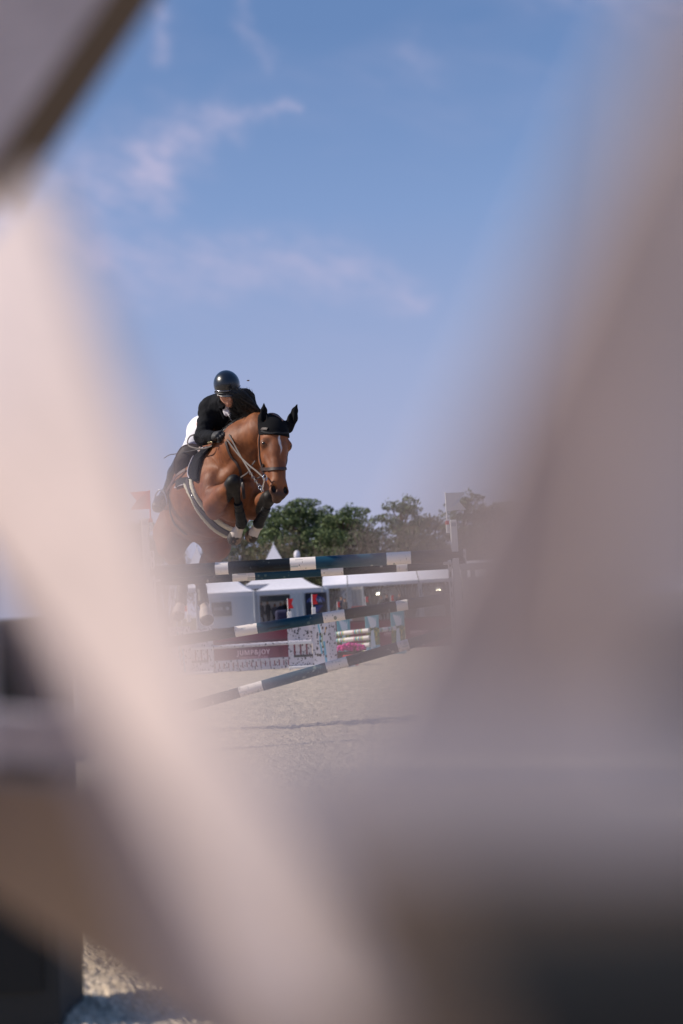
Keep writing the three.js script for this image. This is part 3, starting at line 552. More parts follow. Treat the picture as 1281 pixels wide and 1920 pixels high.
{ // flowers and red block
  const p = onGround(657, 1238), g = thing('flower_planter', 'planter of magenta flowers beneath the pale striped poles', 'planter'); mesh('trough', box(.5, .16, .2, p.x, .09, p.z, .01), std(lin(.1, .05, .04), .8), g);
  const bl = []; for (let k = 0; k < 130; k++) { const x = rr(-.32, .3), s = rr(.02, .045); bl.push(new THREE.IcosahedronGeometry(s, 0).translate(p.x + x, .2 + rr(0, .13) * (1 - Math.abs(x) * 2), p.z + rr(-.1, .12))); } const b = mesh('flowers', bl, std(lin(.55, .02, .22), .8), g); b.userData.kind = 'stuff';
  const q = onGround(652, 1250), r = thing('fence_number_block', 'small red block with a white letter on the sand', 'marker block'); mesh('block', box(.26, .2, .14, q.x + .06, .1, q.z, .02), std(lin(.55, .04, .04), .6), r);
  const tx = canvasTex(64, 64, (c) => { c.fillStyle = '#c8303a'; c.fillRect(0, 0, 64, 64); c.fillStyle = '#f2e6e6'; c.font = 'bold 52px sans-serif'; c.textAlign = 'center'; c.fillText('A', 32, 51); }); mesh('letter_face', new THREE.PlaneGeometry(.14, .14).translate(q.x + .08, .1, q.z + .073), std(lin(1, 1, 1), .6, { map: tx }), r);
  const s = onGround(632, 1254), fl = thing('red_filler', 'low red and white filler strip on the sand left of the red block', 'filler'); for (let k = 0; k < 4; k++) mesh('board', box(.12, .07, .12, s.x - .12 + k * .125, .036, s.z - .05 * k, .01), k % 2 ? whitePaint : std(lin(.5, .02, .04), .6), fl);
}
// dark trim and bags by the border
{ const p = at(531, 1186, 33), g = thing('equipment_bag', 'dark blue bag with red pieces at the arena border beside the spotted wing', 'bag'); mesh('bag', new RoundedBoxGeometry(.32, .6, .3, 3, .08).translate(p.x, .75, p.z), std(lin(.015, .015, .05), .8), g); mesh('pocket', new RoundedBoxGeometry(.1, .12, .06, 2, .02).translate(p.x + .08, .72, p.z + .17), std(lin(.5, .05, .05), .8), g); mesh('stand', box(.3, .46, .25, p.x, .22, p.z), std(lin(.02, .02, .03), .9), g); }

// ================= THE JUMP =================
const ND_ = 10.67, FD = 12.15;
function poleTex(bands, chips) {
  return canvasTex(2048, 64, (c, w, h) => {
    c.fillStyle = '#0a1620'; c.fillRect(0, 0, w, h);
    for (const [a, b, col] of bands) { c.fillStyle = col; c.fillRect(a * w, 0, (b - a) * w, h); if (col[1] > 'b') { for (let q = 0; q < 16; q++) { c.fillStyle = '#0c1a24'; c.fillRect((q % 2 ? a : b) * w - 1.5, rnd() * h, 3, rr(1, 5)); } c.fillStyle = '#6d5a4a'; for (let q = 0; q < 4; q++) c.fillRect((a + (b - a) * rnd()) * w, rnd() * h, rr(2, 5), rr(1, 3)); } }
    for (let k = 0; k < chips; k++) { c.fillStyle = rnd() < .6 ? '#8d8f86' : '#b7ada0'; c.globalAlpha = rr(.35, .95); c.beginPath(); const big = rnd() < .06; c.ellipse(rnd() * w, rnd() * h, big ? rr(4, 12) : rr(.8, 3.5), big ? rr(2, 5) : rr(.5, 1.6), 0, 0, 7); c.fill(); }
    c.globalAlpha = .25; for (let k = 0; k < 60; k++) { c.fillStyle = rnd() < .5 ? '#1d4656' : '#04090d'; c.fillRect(rnd() * w, rnd() * h, rr(20, 160), rr(1, 3)); } c.globalAlpha = 1;
  });
}
const TEAL = '#0f4055', INK = '#0b131b', CREAM = '#f5eae1';
function jumpPole(pa, pb, depth, marks, chips, label, r = .0475) {    // marks: [px, colour up to that px]
  const a = at(pa[0], pa[1], depth), b = at(pb[0], pb[1], depth), L = a.distanceTo(b), bands = []; let last = 0;
  for (const [px, col] of marks) { const u = (px - pa[0]) / (pb[0] - pa[0]); bands.push([last, u, col]); last = u; }
  const g = new THREE.CylinderGeometry(r, r, L, 40, 1), uv = g.attributes.uv; for (let i = 0; i < uv.count; i++) { const v = uv.getY(i); uv.setXY(i, v, uv.getX(i)); }
  const p = g.attributes.position, n = g.attributes.normal; for (let i = 0; i < p.count; i++) if (Math.abs(n.getY(i)) > .9) uv.setXY(i, .001, .5);
  g.applyQuaternion(new THREE.Quaternion().setFromUnitVectors(V(0, 1, 0), b.clone().sub(a).normalize())).translate((a.x + b.x) / 2, (a.y + b.y) / 2, (a.z + b.z) / 2);
  return tag(mesh('striped_pole', g, new THREE.MeshPhysicalMaterial({ color: lin(1, 1, 1), roughness: .5, specularIntensity: .7, map: poleTex(bands, chips) })), label, 'pole', 'striped poles of the oxer');
}
jumpPole([268, 1074], [868, 1039.8], ND_, [[404, INK], [429, CREAM], [544, INK], [592.5, CREAM], [724.5, TEAL], [770.5, CREAM], [868, INK]], 130, 'dark and cream striped top pole nearest the camera');
jumpPole([262, 1091], [872, 1055], FD, [[436, INK], [479, CREAM], [602, TEAL], [644, CREAM], [743, INK], [764, CREAM], [872, INK]], 150, 'dark and cream striped pole just behind the top pole', .046);
jumpPole([262, 1213], [872, 1116.5], FD + .1, [[441, INK], [483, CREAM], [606, TEAL], [647, CREAM], [743, INK], [765, CREAM], [872, INK]], 150, 'sloping striped pole below the top pair', .046);
jumpPole([262, 1351.5], [872, 1177.5], FD + .2, [[449, INK], [493, CREAM], [612, TEAL], [652, CREAM], [746, INK], [767, CREAM], [872, INK]], 700, 'lowest and steepest striped pole with sand spatter', .046);
const wingWhite = std(lin(.74, .73, .72), .5), cupMat = std(lin(.5, .5, .5), .4, { metalness: .6 });
function standWing(px, depth, side, topY, label, mat, tall, flagged = true) {       // a white wing: posts, rails, bars, cup track and flag
  const p = at(px, 1000, depth), g = thing('jump_wing', label, 'jump wing', 'white wings of the oxer'), H = topY, W = .62, q = p.x + side * W;
  mesh('post', box(.05, H, .06, p.x, H / 2, p.z, .006), wingWhite, g); mesh('post', box(.05, H * .8, .06, q, H * .4, p.z, .006), wingWhite, g);
  for (const y of [.12, H * .45, H * .78]) mesh('rail', box(W - .06, .05, .04, p.x + side * W / 2, y, p.z, .006), wingWhite, g);
  for (let k = 1; k < 5; k++) mesh('bar', box(.035, H * .3, .025, p.x + side * W * k / 5, H * .615, p.z, .004), wingWhite, g);
  for (const x of [p.x, q]) mesh('foot', box(.07, .07, .7, x, .05, p.z, .01), wingWhite, g);
  const tx = p.x - side * .045; mesh('cup_track', box(.026, H * .8, .03, tx, H * .46, p.z + .005), std(lin(.68, .68, .7), .5), g);
  for (let k = 0; k < 9; k++) mesh('track_slot', box(.008, .04, .004, tx, H * .86 - .03 - k * .075, p.z + .0215), std(lin(.03, .03, .03), .8), g);
  mesh('flag_holder', box(.022, .09, .03, tx, H - .05, p.z + .01, .003), whitePaint, g); mesh('holder_band', box(.026, .03, .034, tx, H - .018, p.z + .01), flagMat, g);
  mesh('number_plate', box(.034, .03, .004, p.x, H - .035, p.z + .033), std(lin(.45, .45, .47), .6), g);
  if (flagged) mesh('flag_stick', rod(V(tx, H - .06, p.z + .01), V(tx, H + .21, p.z + .01), .0055, 8), mat, g); if (flagged) flag(V(tx + side * .004, H + .07, p.z + .01), .145, .135, side, mat, g);
  const cup = new THREE.CylinderGeometry(.06, .06, .05, 14, 1, true, 0, Math.PI).rotateX(Math.PI / 2).rotateZ(Math.PI / 2).rotateX(0);
  mesh('pole_cup', box(.05, .02, .1, tx - side * .02, at(px, tall, depth).y - .062, p.z, .004), cupMat, g);
}
standWing(851, ND_, 1, at(848, 975, ND_).y, 'white wing with a white swallow tail flag at the right end of the near pole', whiteFlag, 1040);
standWing(273, ND_, -1, at(275, 972, ND_).y, 'white wing with a red swallow tail flag at the left end of the near pole', flagMat, 1074);
standWing(866, FD + .1, 1, 1.45, 'rear white wing without flag at the right end of the sloping poles', whiteFlag, 1056, false);
standWing(268, FD + .1, -1, 1.45, 'rear white wing without flag at the left end of the sloping poles', flagMat, 1091, false);

// ================= THE HORSE =================
const H = at;
const headY = H(514, 790, 10.80).sub(H(519, 938, 10.56)).normalize();           // from muzzle to poll
const headZ0 = V(Math.sin(.38), 0, Math.cos(.38)), headX = headY.clone().cross(headZ0).normalize(), headZ = headX.clone().cross(headY).normalize();
const headO = H(514, 793, 10.80), headM = new THREE.Matrix4().makeBasis(headX, headY, headZ).setPosition(headO);
const hd = (x, y, z) => V(x, y * 1.09, z).applyMatrix4(headM);                          // head space: x to image right, y up the face, z out of the face
const headPrims = [
  cone(hd(0, -.05, -.02), hd(0, -.12, -.03), .085, .10, .05),
  ell(hd(0, -.15, -.015), [.092, .13, .085], headM, .05),
  cone(hd(-.03, -.10, .03), hd(.0, -.24, .045), .055, .05, .05), cone(hd(.03, -.10, .03), hd(0, -.24, .045), .055, .05, .05),
  ball(hd(-.088, -.185, .030), .034, .035), ball(hd(.088, -.185, .030), .034, .035),
  cone(hd(-.06, -.155, .045), hd(-.095, -.17, .035), .022, .02, .03), cone(hd(.06, -.155, .045), hd(.095, -.17, .035), .022, .02, .03),
  cone(hd(-.018, -.22, .05), hd(-.014, -.46, .062), .048, .034, .04), cone(hd(.018, -.22, .05), hd(.014, -.46, .062), .048, .034, .04),
  cone(hd(0, -.24, -.02), hd(0, -.47, .01), .072, .052, .05),
  ell(hd(-.058, -.20, -.085), [.034, .125, .105], headM, .045), ell(hd(.058, -.20, -.085), [.034, .125, .105], headM, .045),
  cone(hd(-.045, -.24, -.10), hd(-.02, -.44, -.05), .032, .028, .04), cone(hd(.045, -.24, -.10), hd(.02, -.44, -.05), .032, .028, .04),
  cone(hd(-.066, -.27, -.01), hd(-.05, -.36, .03), .016, .012, .03), cone(hd(.066, -.27, -.01), hd(.05, -.36, .03), .016, .012, .03),
  ell(hd(0, -.515, .03), [.058, .062, .058], headM, .04),
  cone(hd(-.032, -.475, .05), hd(-.042, -.535, .058), .026, .034, .025), cone(hd(.032, -.475, .05), hd(.042, -.535, .058), .026, .034, .025),
  ell(hd(0, -.572, .045), [.045, .026, .036], headM, .03), ell(hd(0, -.578, .0), [.034, .03, .03], headM, .03),
  ell(hd(-.046, -.530, .090), [.021, .034, .034], headM, .010, true), ell(hd(.046, -.530, .090), [.021, .034, .034], headM, .010, true),
];
const sh = (p, r, k) => ball(H(...p), r, k), bn = (p, q, a, b, k) => cone(H(...p), H(...q), a, b, k);
const rKnee = [438, 903, 10.72], rFet = [452, 981, 10.97], lKnee = [507, 931, 10.80], lFet = [485, 984, 11.02];
const legs = {
  rf: [{ ...bn([402, 936, 10.885], [428, 915, 10.725], .010, .007, .02), sub: true }, bn([400, 925, 11.10], [403, 952, 11.04], .10, .085, .05), bn([401, 967, 11.05], [404, 950, 11.00], .036, .08, .03), bn([401, 945, 10.98], [420, 925, 10.82], .086, .066, .03), bn([420, 925, 10.82], [436, 907, 10.70], .064, .050, .03), bn([396, 926, 10.98], [420, 916, 10.86], .055, .040, .022), bn([405, 955, 10.98], [430, 922, 10.78], .045, .038, .022), bn([435, 908, 10.69], [438, 902, 10.66], .050, .050, .03), sh([431, 905, 10.655], .030, .012), sh([443, 904, 10.65], .026, .012), bn([439, 904, 10.67], [443, 922, 10.74], .046, .028, .03), bn([443, 922, 10.73], [450, 966, 10.90], .027, .024, .02), bn([447, 930, 10.80], [455, 972, 10.97], .013, .016, .015), sh(rFet, .042, .025), bn([452, 984, 10.96], [446, 996, 11.02], .035, .037, .015), bn([445, 997, 11.02], [440, 1009, 11.05], .043, .056, .010)],
  lf: [bn([476, 915, 11.15], [474, 950, 11.16], .11, .085, .07), bn([473, 962, 11.17], [478, 952, 11.13], .045, .08, .04), bn([475, 948, 11.12], [503, 934, 10.86], .09, .055, .05), sh(lKnee, .047, .03), bn(lKnee, [504, 943, 10.86], .045, .029, .03), bn([503, 944, 10.86], [489, 974, 10.99], .028, .025, .02), sh(lFet, .043, .025), bn([484, 986, 11.02], [478, 996, 11.06], .034, .036, .015), bn([477, 997, 11.06], [472, 1005, 11.09], .042, .053, .010)],
  rh: [bn([338, 975, 12.50], [324, 1000, 12.36], .18, .155, .10), bn([324, 1000, 12.36], [321, 1026, 12.25], .15, .112, .08), bn([320, 1025, 12.30], [340, 1074, 12.66], .105, .055, .05), bn([341, 1076, 12.68], [344, 1086, 12.74], .055, .055, .03), bn([344, 1088, 12.73], [340, 1122, 12.60], .045, .036, .03), sh([340, 1127, 12.59], .045, .025), bn([339, 1130, 12.58], [336, 1142, 12.52], .038, .042, .02), bn([336, 1144, 12.52], [334, 1153, 12.49], .05, .06, .012)],
  lh: [bn([388, 960, 12.45], [402, 995, 12.30], .18, .155, .10), bn([400, 990, 12.30], [408, 1022, 12.20], .155, .118, .08), bn([406, 1028, 12.25], [380, 1074, 12.60], .108, .055, .05), bn([379, 1076, 12.62], [375, 1087, 12.68], .055, .055, .03), bn([375, 1088, 12.67], [380, 1122, 12.54], .045, .036, .03), sh([381, 1128, 12.52], .045, .025), bn([382, 1131, 12.51], [385, 1146, 12.46], .038, .044, .02), bn([385, 1148, 12.45], [388, 1160, 12.42], .052, .062, .012)],
};
const trunkPrims = [
  bn([430, 908, 11.32], [402, 926, 11.65], .265, .33, .12), bn([402, 926, 11.65], [380, 944, 12.05], .33, .305, .12), bn([380, 944, 12.05], [364, 956, 12.40], .305, .25, .12),
  bn([360, 945, 12.40], [356, 955, 12.65], .20, .19, .12), bn([396, 848, 11.80], [414, 842, 11.55], .10, .10, .10),
  bn([428, 880, 11.36], [459, 834, 11.05], .235, .175, .10), bn([459, 834, 11.05], [491, 811, 10.90], .172, .125, .08), bn([491, 811, 10.90], [510, 806, 10.84], .125, .10, .06),
  bn([448, 880, 11.15], [478, 858, 10.95], .14, .09, .08), bn([425, 812, 11.45], [487, 786, 10.92], .06, .05, .08),
  bn([402, 850, 11.58], [398, 912, 11.24], .10, .13, .08), bn([412, 860, 11.45], [408, 905, 11.15], .07, .10, .06), bn([455, 925, 11.15], [440, 940, 11.12], .16, .15, .10), bn([472, 905, 11.2], [474, 930, 11.18], .12, .11, .08),
  sh([402, 903, 11.10], .085, .06), bn([447, 945, 11.02], [436, 958, 11.12], .07, .08, .06),
  bn([490, 832, 10.86], [450, 872, 10.98], .045, .06, .03), bn([450, 872, 10.98], [420, 905, 11.06], .06, .07, .03), bn([462, 912, 11.0], [450, 940, 11.0], .055, .06, .02), bn([438, 915, 11.02], [430, 945, 11.04], .05, .06, .02),
];
for (const k of Object.keys(legs)) legs[k].sort((a, b) => (a.sub ? 1 : 0) - (b.sub ? 1 : 0));
const horseField = field([trunkPrims, Object.values(legs), headPrims]);
const trunkField = field([trunkPrims, legs.rh, legs.lh]), headField = field(headPrims), bodyOnly = field([trunkPrims, Object.values(legs)]);
const horse = thing('horse', 'bay horse with black mane and white socks leaping over the striped poles', 'horse');
const seg = (p, q) => { const a = H(...p), b = H(...q); return (v) => { const d = b.clone().sub(a), t = clamp(v.clone().sub(a).dot(d) / d.lengthSq()); return [t, v.distanceTo(a.clone().addScaledVector(d, t))]; }; };
const legMarks = [
  { on: seg([424, 920, 10.80], [440, 903, 10.67]), r: .085, from: .30 }, { on: seg([440, 903, 10.67], [452, 984, 10.98]), r: .075, from: -1 }, { on: seg([490, 940, 10.97], [507, 931, 10.80]), r: .08, from: .35 }, { on: seg([507, 931, 10.80], [485, 984, 11.02]), r: .075, from: -1 },
  { on: seg([330, 1056, 12.5], [340, 1127, 12.6]), r: .12, from: .25 }, { on: seg([391, 1056, 12.45], [381, 1128, 12.5]), r: .12, from: .25 },
];
const socks = [[[453, 980, 10.97], [445, 998, 11.07], .065], [[485, 984, 11.02], [478, 997, 11.08], .065], [[340, 1118, 12.6], [335, 1144, 12.52], .075], [[381, 1120, 12.52], [385, 1147, 12.46], .075]].map(([a, b, r]) => ({ on: seg(a, b), r }));
const hooves = [[[446, 996, 11.02], [440, 1010, 11.06]], [[479, 995, 11.06], [472, 1006, 11.10]], [[335, 1148, 12.50], [333, 1158, 12.47]], [[387, 1154, 12.43], [389, 1166, 12.40]]].map(([a, b]) => seg(a, b));
const mixc = (a, b, t) => [a[0] + (b[0] - a[0]) * t, a[1] + (b[1] - a[1]) * t, a[2] + (b[2] - a[2]) * t];
const invHead = headM.clone().invert();
function coat(p, n) {
  const v = noise3(p.x * 5, p.y * 5, p.z * 5), f = noise3(p.x * 38, p.y * 14, p.z * 38), bay = [.235, .079, .026], dark = [.145, .045, .017];
  const dap = noise3(p.x * 13 + 3, p.y * 11, p.z * 13); let c = mixc(bay, dark, clamp(.42 + .42 * v + .22 * f + .25 * dap));
  const h = p.clone().applyMatrix4(invHead); h.y /= 1.09;
  if (h.z > -.22 && h.y < .05 && h.y > -.68 && Math.abs(h.x) < .2) {          // face: star, dark muzzle
    if (h.z > .04) { const sx = h.x - .004 - .006 * Math.sin(h.y * 44) - .004 * f, w = .0065 * smooth(-.28, -.20, h.y) * (1 - smooth(-.17, -.11, h.y)) + .0022; c = mixc(c, [.60, .54, .52], clamp(smooth(w * 1.5, w * .5, Math.abs(sx)) * smooth(-.30, -.24, h.y) * (1 - smooth(-.13, -.11, h.y)))); }
    c = mixc(c, [.035, .022, .018], .85 * smooth(-.515, -.57, h.y + .02 * v));
    c = mixc(c, [.05, .028, .02], .6 * smooth(.02, -.0, Math.abs(Math.hypot(h.x + .096, h.y + .187) - .028)) * (h.x < 0 ? 1 : 0) * .7);
    const nd = Math.hypot((Math.abs(h.x) - .047) * 1.5, h.y + .530); c = mixc(c, [.012, .008, .007], smooth(.030, .022, nd) * smooth(.03, .05, h.z));
  }
  for (const m of legMarks) { const [t, d] = m.on(p); if (d < m.r) c = mixc(c, [.009, .0075, .0075], smooth(m.from, m.from + .45, t + .12 * v)); }
  for (const s of socks) { const [t, d] = s.on(p); if (d < s.r && t > .12 + .1 * f) c = mixc([.60, .53, .48], [.40, .31, .24], clamp(.25 + .7 * v)); }
  for (const o of hooves) { const [t, d] = o(p); if (d < .08) c = t + .12 * f < .38 ? [.55, .48, .43] : v + f * .5 > -.15 ? [.05, .04, .035] : [.24, .16, .11]; }
  return c;
}
const muscle = (p) => .0032 * noise3(p.x * 6, p.y * 4, p.z * 6) + .0009 * noise3(p.x * 22, p.y * 16, p.z * 22) + .0035 * Math.max(0, 1 - Math.abs(noise3(p.x * 5 + 9, p.y * 4, p.z * 5)) / .07) * clamp(noise3(p.x * 3, p.y * 3, p.z * 3 + 5) * 2);
const phys = (color, roughness, extra) => new THREE.MeshPhysicalMaterial({ color, roughness, ...extra });
const coatTex = dataTex(256, (u, v) => .5 + .5 * tileNoise(u, v, 50, 3, 17), false);
const coatMat = new THREE.MeshPhysicalMaterial({ vertexColors: true, roughness: .58, specularIntensity: .6 });
{
  const neckCut = { p: hd(0, -.02, -.16), n: headZ.clone().multiplyScalar(.8).addScaledVector(headY, .3).normalize() };
  const b1 = skin(field([trunkPrims, Object.values(legs)]), .0095, coat, .03, muscle), b2 = skin(field([headPrims, bn([491, 811, 10.90], [510, 806, 10.84], .123, .098, .06)]), .005, coat, .03, (p) => .3 * muscle(p));
  mesh('body', [b1, b2], coatMat, horse);
  for (const s of [-1, 1]) { const e = mesh('eye', new THREE.SphereGeometry(.0185, 20, 14).applyMatrix4(new THREE.Matrix4().makeTranslation(...hd(s * .101, -.187, .046).toArray())), new THREE.MeshPhysicalMaterial({ color: lin(.010, .006, .004), roughness: .18 }), horse); e.castShadow = true; }
}
// mane blown back over the rider
function hair(roots, flow, n, r0, curl) {
  const out = [];
  for (let k = 0; k < n; k++) {
    const t = rnd(), root = roots.getPoint(t), pts = flow(root, t), R = rr(.6, 1.3) * r0, N = 7, c = new THREE.CatmullRomCurve3(pts), q = c.getPoints(N), pos = [], idx = [];
    const side = V(rr(-1, 1), rr(-1, 1), rr(-.3, .3)).normalize();
    for (let i = 0; i <= N; i++) { const T = q[Math.min(N, i + 1)].clone().sub(q[Math.max(0, i - 1)]).normalize(), A = side.clone().cross(T).normalize(), B = T.clone().cross(A), w = R * (1 - Math.pow(i / N, 1.6)) + .0004; for (let s = 0; s < 3; s++) { const a = s * 2.094, p = q[i].clone().addScaledVector(A, Math.cos(a) * w).addScaledVector(B, Math.sin(a) * w); pos.push(p.x, p.y, p.z); } if (i) for (let s = 0; s < 3; s++) { const a = (i - 1) * 3 + s, b = (i - 1) * 3 + (s + 1) % 3; idx.push(a, b, a + 3, b, b + 3, a + 3); } }
    const g = new THREE.BufferGeometry(); g.setAttribute('position', new THREE.Float32BufferAttribute(pos, 3)); g.setIndex(idx); g.computeVertexNormals(); out.push(g.toNonIndexed());
  }
  return out;
}
const hairMat = new THREE.MeshPhysicalMaterial({ color: lin(.018, .018, .019), roughness: .36 });
{
  const crest = new THREE.CatmullRomCurve3([H(497, 781, 10.88), H(484, 783, 10.95), H(468, 786, 11.05), H(452, 791, 11.15), H(438, 800, 11.28), H(428, 810, 11.42)]);
  const flow = (root, t) => {   // locks sweep up off the crest and back to the image left
    const lock = Math.floor(clamp(t + rr(-.02, .02)) * 24), a = .95 + .38 * noise2(lock * 5.3, 2.1), L = (.285 + .08 * noise2(lock * 3.7, 8)) * (1 - .38 * t) * Math.sqrt(rr(.08, 1.05)), dz = .05 * noise2(lock * 2.9, 5) + rr(-.022, .022), ang = a + rr(-.10, .10);
    const lim = (root.x - H(431, 770, 11.1).x - rr(-.02, .04)) / Math.cos(ang), l = Math.max(.05, Math.min(L, lim)), droop = rr(.10, .30), p = (s) => root.clone().add(V(-Math.cos(ang) * l * s, Math.sin(ang) * l * s * (1.25 - droop * s) + .018 * Math.sin(s * 3.1) * (1 - s * .4), dz * s + .03 * Math.sin(s * 1.5)));
    return [root, p(.25), p(.5), p(.75), p(1)];
  };
  const low = (root, t) => { const l = rr(.04, .10); return [root, root.clone().add(V(-l * .3, l * .25, .03)), root.clone().add(V(-l * .8, -l * .15, .05)), root.clone().add(V(-l * 1.2, -l * .55, .05))]; };
  mesh('mane', [...hair(crest, flow, 3800, .0027), ...hair(crest, low, 260, .0022)], hairMat, horse);
  const dock = new THREE.CatmullRomCurve3([H(358, 935, 12.80), H(358, 945, 12.84)]);
  mesh('tail', hair(dock, (r) => { const x = rr(-.09, .09), l = rr(.45, .75); return [r, r.clone().add(V(x * .4 + .06, .04, -.16)), r.clone().add(V(x + .2, -l * .25, -.26)), r.clone().add(V(x * 1.2 + .28, -l * .55, -.2))]; }, 160, .006), hairMat, horse);
}
// fly bonnet with ears
{
  const ears = [[495, 806, 495, 757, 10.80, -1], [541, 803, 557, 759, 10.86, 1]].flatMap(([bx, by, tx, ty, d, s]) => {
    const b = H(bx, by, d), t = H(tx, ty, d - .02), m = b.clone().lerp(t, .42).add(V(s * .006, 0, .012));
    return [cone(b, m, .038, .036, .03), cone(m, b.clone().lerp(t, .75), .036, .023, .02), cone(b.clone().lerp(t, .75), t, .023, .005, .015), ell(b.clone().lerp(t, .45).add(V(-s * .004, 0, .035)), [.012, .055, .016], null, .02, true)];
  });
  const cap = [...headPrims.slice(0, 4), cone(hd(0, -.05, -.02), hd(0, .015, -.05), .085, .075, .04), cone(hd(-.05, -.03, -.03), hd(.05, -.03, -.03), .055, .055, .04)].map((q) => q.ell ? { ...q, r: q.r.map((r) => r + .009), R: q.R + .009 } : { ...q, ra: q.ra + .009, rb: q.rb + .009, R: q.R + .009 });
  const f = field([cap, ears.filter((q) => !q.sub), ears.filter((q) => q.sub)], [{ p: hd(0, -.104, 0), n: headY.clone().multiplyScalar(-1).addScaledVector(headZ, -.35).normalize() }]);
  const bonnet = thing('fly_bonnet', 'black knitted ear bonnet on the horse head', 'ear bonnet');
  const knit = phys(lin(.006, .006, .0075), .95, { specularIntensity: .3 });
  mesh('bonnet', skin(f, .0034), knit, bonnet);
  mesh('edge_trim', worn(headField, [[488, 806], [498, 811], [508, 813], [519, 812], [530, 813], [540, 811], [545, 806]], .014, .004, .008), std(lin(.012, .012, .014), .9), bonnet);
  mesh('crown_piece', worn(field([cap]), [[509, 776], [517, 779], [525, 784], [531, 790]], .018, .005, .003), std(lin(.11, .065, .06), .45), bonnet);
}
// bridle and reins
const leather = std(lin(.042, .025, .023), .6), darkLeather = std(lin(.020, .012, .012), .55);
const steel = std(lin(.62, .62, .64), .2, { metalness: 1 });
const bridle = thing('bridle', 'brown leather bridle with reins running back to the rider glove', 'bridle');
mesh('cheek_strap', worn(headField, [[489, 806], [487, 822], [487, 840], [488, 858], [491, 872], [495, 884]], .018, .005), leather, bridle);
mesh('cheek_strap', worn(headField, [hd(.094, -.10, -.02), hd(.105, -.2, -.02), hd(.085, -.32, -.015), hd(.06, -.42, .0)], .018, .005), darkLeather, bridle);
mesh('throat_lash', worn(headField, [[487, 815], [481, 824], [477, 838], [476, 850]], .009, .004), darkLeather, bridle);
mesh('browband', worn(headField, [[486, 807], [490, 806.5], [496, 805.5], [503, 806]], .022, .007, .010), leather, bridle);
mesh('noseband', worn(headField, [[491, 879], [497, 879.5], [505, 879.5], [514, 879.5], [524, 879.5], [531, 879.5], [535, 878.5]], .026, .009), leather, bridle);
mesh('noseband_strap', worn(headField, [[495, 870], [493, 880], [495, 889], [498, 893]], .014, .005), darkLeather, bridle);
const bitAt = H(497, 896, 10.50), ringAt = H(492, 919, 10.55);
mesh('bit_ring', new THREE.TorusGeometry(.024, .0045, 8, 24).rotateY(1.0).translate(bitAt.x, bitAt.y, bitAt.z), steel, bridle);
mesh('bit_shank', rod(bitAt, ringAt, .006, 8), steel, bridle);
mesh('shank_ring', new THREE.TorusGeometry(.012, .004, 8, 18).rotateY(.8).translate(ringAt.x, ringAt.y, ringAt.z), steel, bridle);
{ const far = hd(.062, -.43, .0); mesh('bit_ring', new THREE.TorusGeometry(.024, .0045, 8, 24).rotateY(-.9).translate(far.x, far.y, far.z), steel, bridle); }
const free = (pts, w, t, n = V(-.5, .2, .84)) => { const c = new THREE.CatmullRomCurve3(pts).getPoints(pts.length * 8); return strap(c, c.map(() => n.clone().normalize()), w, t); };
const handAt = H(419, 815, 10.94);
mesh('rein', free([H(426, 824, 10.90), H(446, 851, 10.80), H(467, 872, 10.68), H(482, 884, 10.58), H(495, 896, 10.50)], .013, .004), leather, bridle);
mesh('rein', free([H(430, 815, 10.90), H(449, 851, 10.79), H(469, 884, 10.66), H(476, 896, 10.62), H(484, 908, 10.58), H(491, 919, 10.55)], .013, .004), leather, bridle);
for (const [x, y, d] of [[471, 888, 10.65], [475, 895, 10.62], [480, 902, 10.60], [485, 909, 10.575]]) { const p = H(x, y, d); mesh('rein_stop', box(.026, .016, .012, p.x, p.y, p.z, .003), std(lin(.16, .12, .12), .4), bridle); }
mesh('rein_buckle', new THREE.TorusGeometry(.013, .004, 6, 16).translate(...H(488, 914, 10.56).toArray()), steel, bridle);
mesh('rein_tail', free([H(471, 888, 10.645), H(475, 897, 10.64), H(482, 897, 10.63), H(488, 894, 10.60)], .008, .003), leather, bridle);
// martingale and neck strap
const mart = thing('breastplate', 'dark leather neck strap and martingale around the horse shoulders', 'breastplate');
mesh('neck_strap', worn(bodyOnly, [[424, 828], [427, 838], [431, 850], [437, 860], [444, 868], [450, 880], [452, 895]], .022, .005), leather, mart);
mesh('martingale_strap', free([H(452, 895, 10.85), H(466, 885, 10.78), H(473, 872, 10.74), H(479, 864, 10.72)], .014, .004), leather, mart);
mesh('chest_strap', worn(bodyOnly, [[452, 895], [456, 915], [458, 935]], .024, .005), darkLeather, mart);

// boots on the legs
const bootMat = new THREE.MeshPhysicalMaterial({ color: lin(.007, .008, .010), roughness: .5, specularIntensity: .6 });
function tendonBoot(pts, label) {
  const prims = pts.slice(0, -1).map((p, i) => cone(p[0], pts[i + 1][0], p[1], pts[i + 1][1], .02)), top = pts[0][0], dir = pts[0][0].clone().sub(pts[1][0]).normalize();
  const g = thing('tendon_boot', label, 'horse boot', 'black boots on the horse legs');
  mesh('shell', skin(field(prims, [{ p: top, n: dir }]), .005), bootMat, g);
  const m = pts[0][0].clone().lerp(pts[1][0], .45), r = pts[0][1] + .002;
  for (const f of [.3, .75]) { const c = pts[0][0].clone().lerp(pts[1][0], f); mesh('strap', new THREE.TorusGeometry(r - .002, .0025, 6, 24).applyQuaternion(new THREE.Quaternion().setFromUnitVectors(V(0, 0, 1), dir)).translate(c.x, c.y, c.z), std(lin(.02, .02, .024), .6), g); }
}
tendonBoot([[H(446.5, 943, 10.80), .034], [H(450, 962, 10.88), .031], [H(451, 968, 10.90), .034], [H(453, 979, 10.95), .045]], 'black boot on the raised near foreleg, on the image left');
tendonBoot([[H(500.5, 951, 10.89), .034], [H(492.5, 967, 10.95), .031], [H(490, 972, 10.97), .034], [H(485, 981, 11.0), .045]], 'black boot on the other foreleg, below the muzzle');
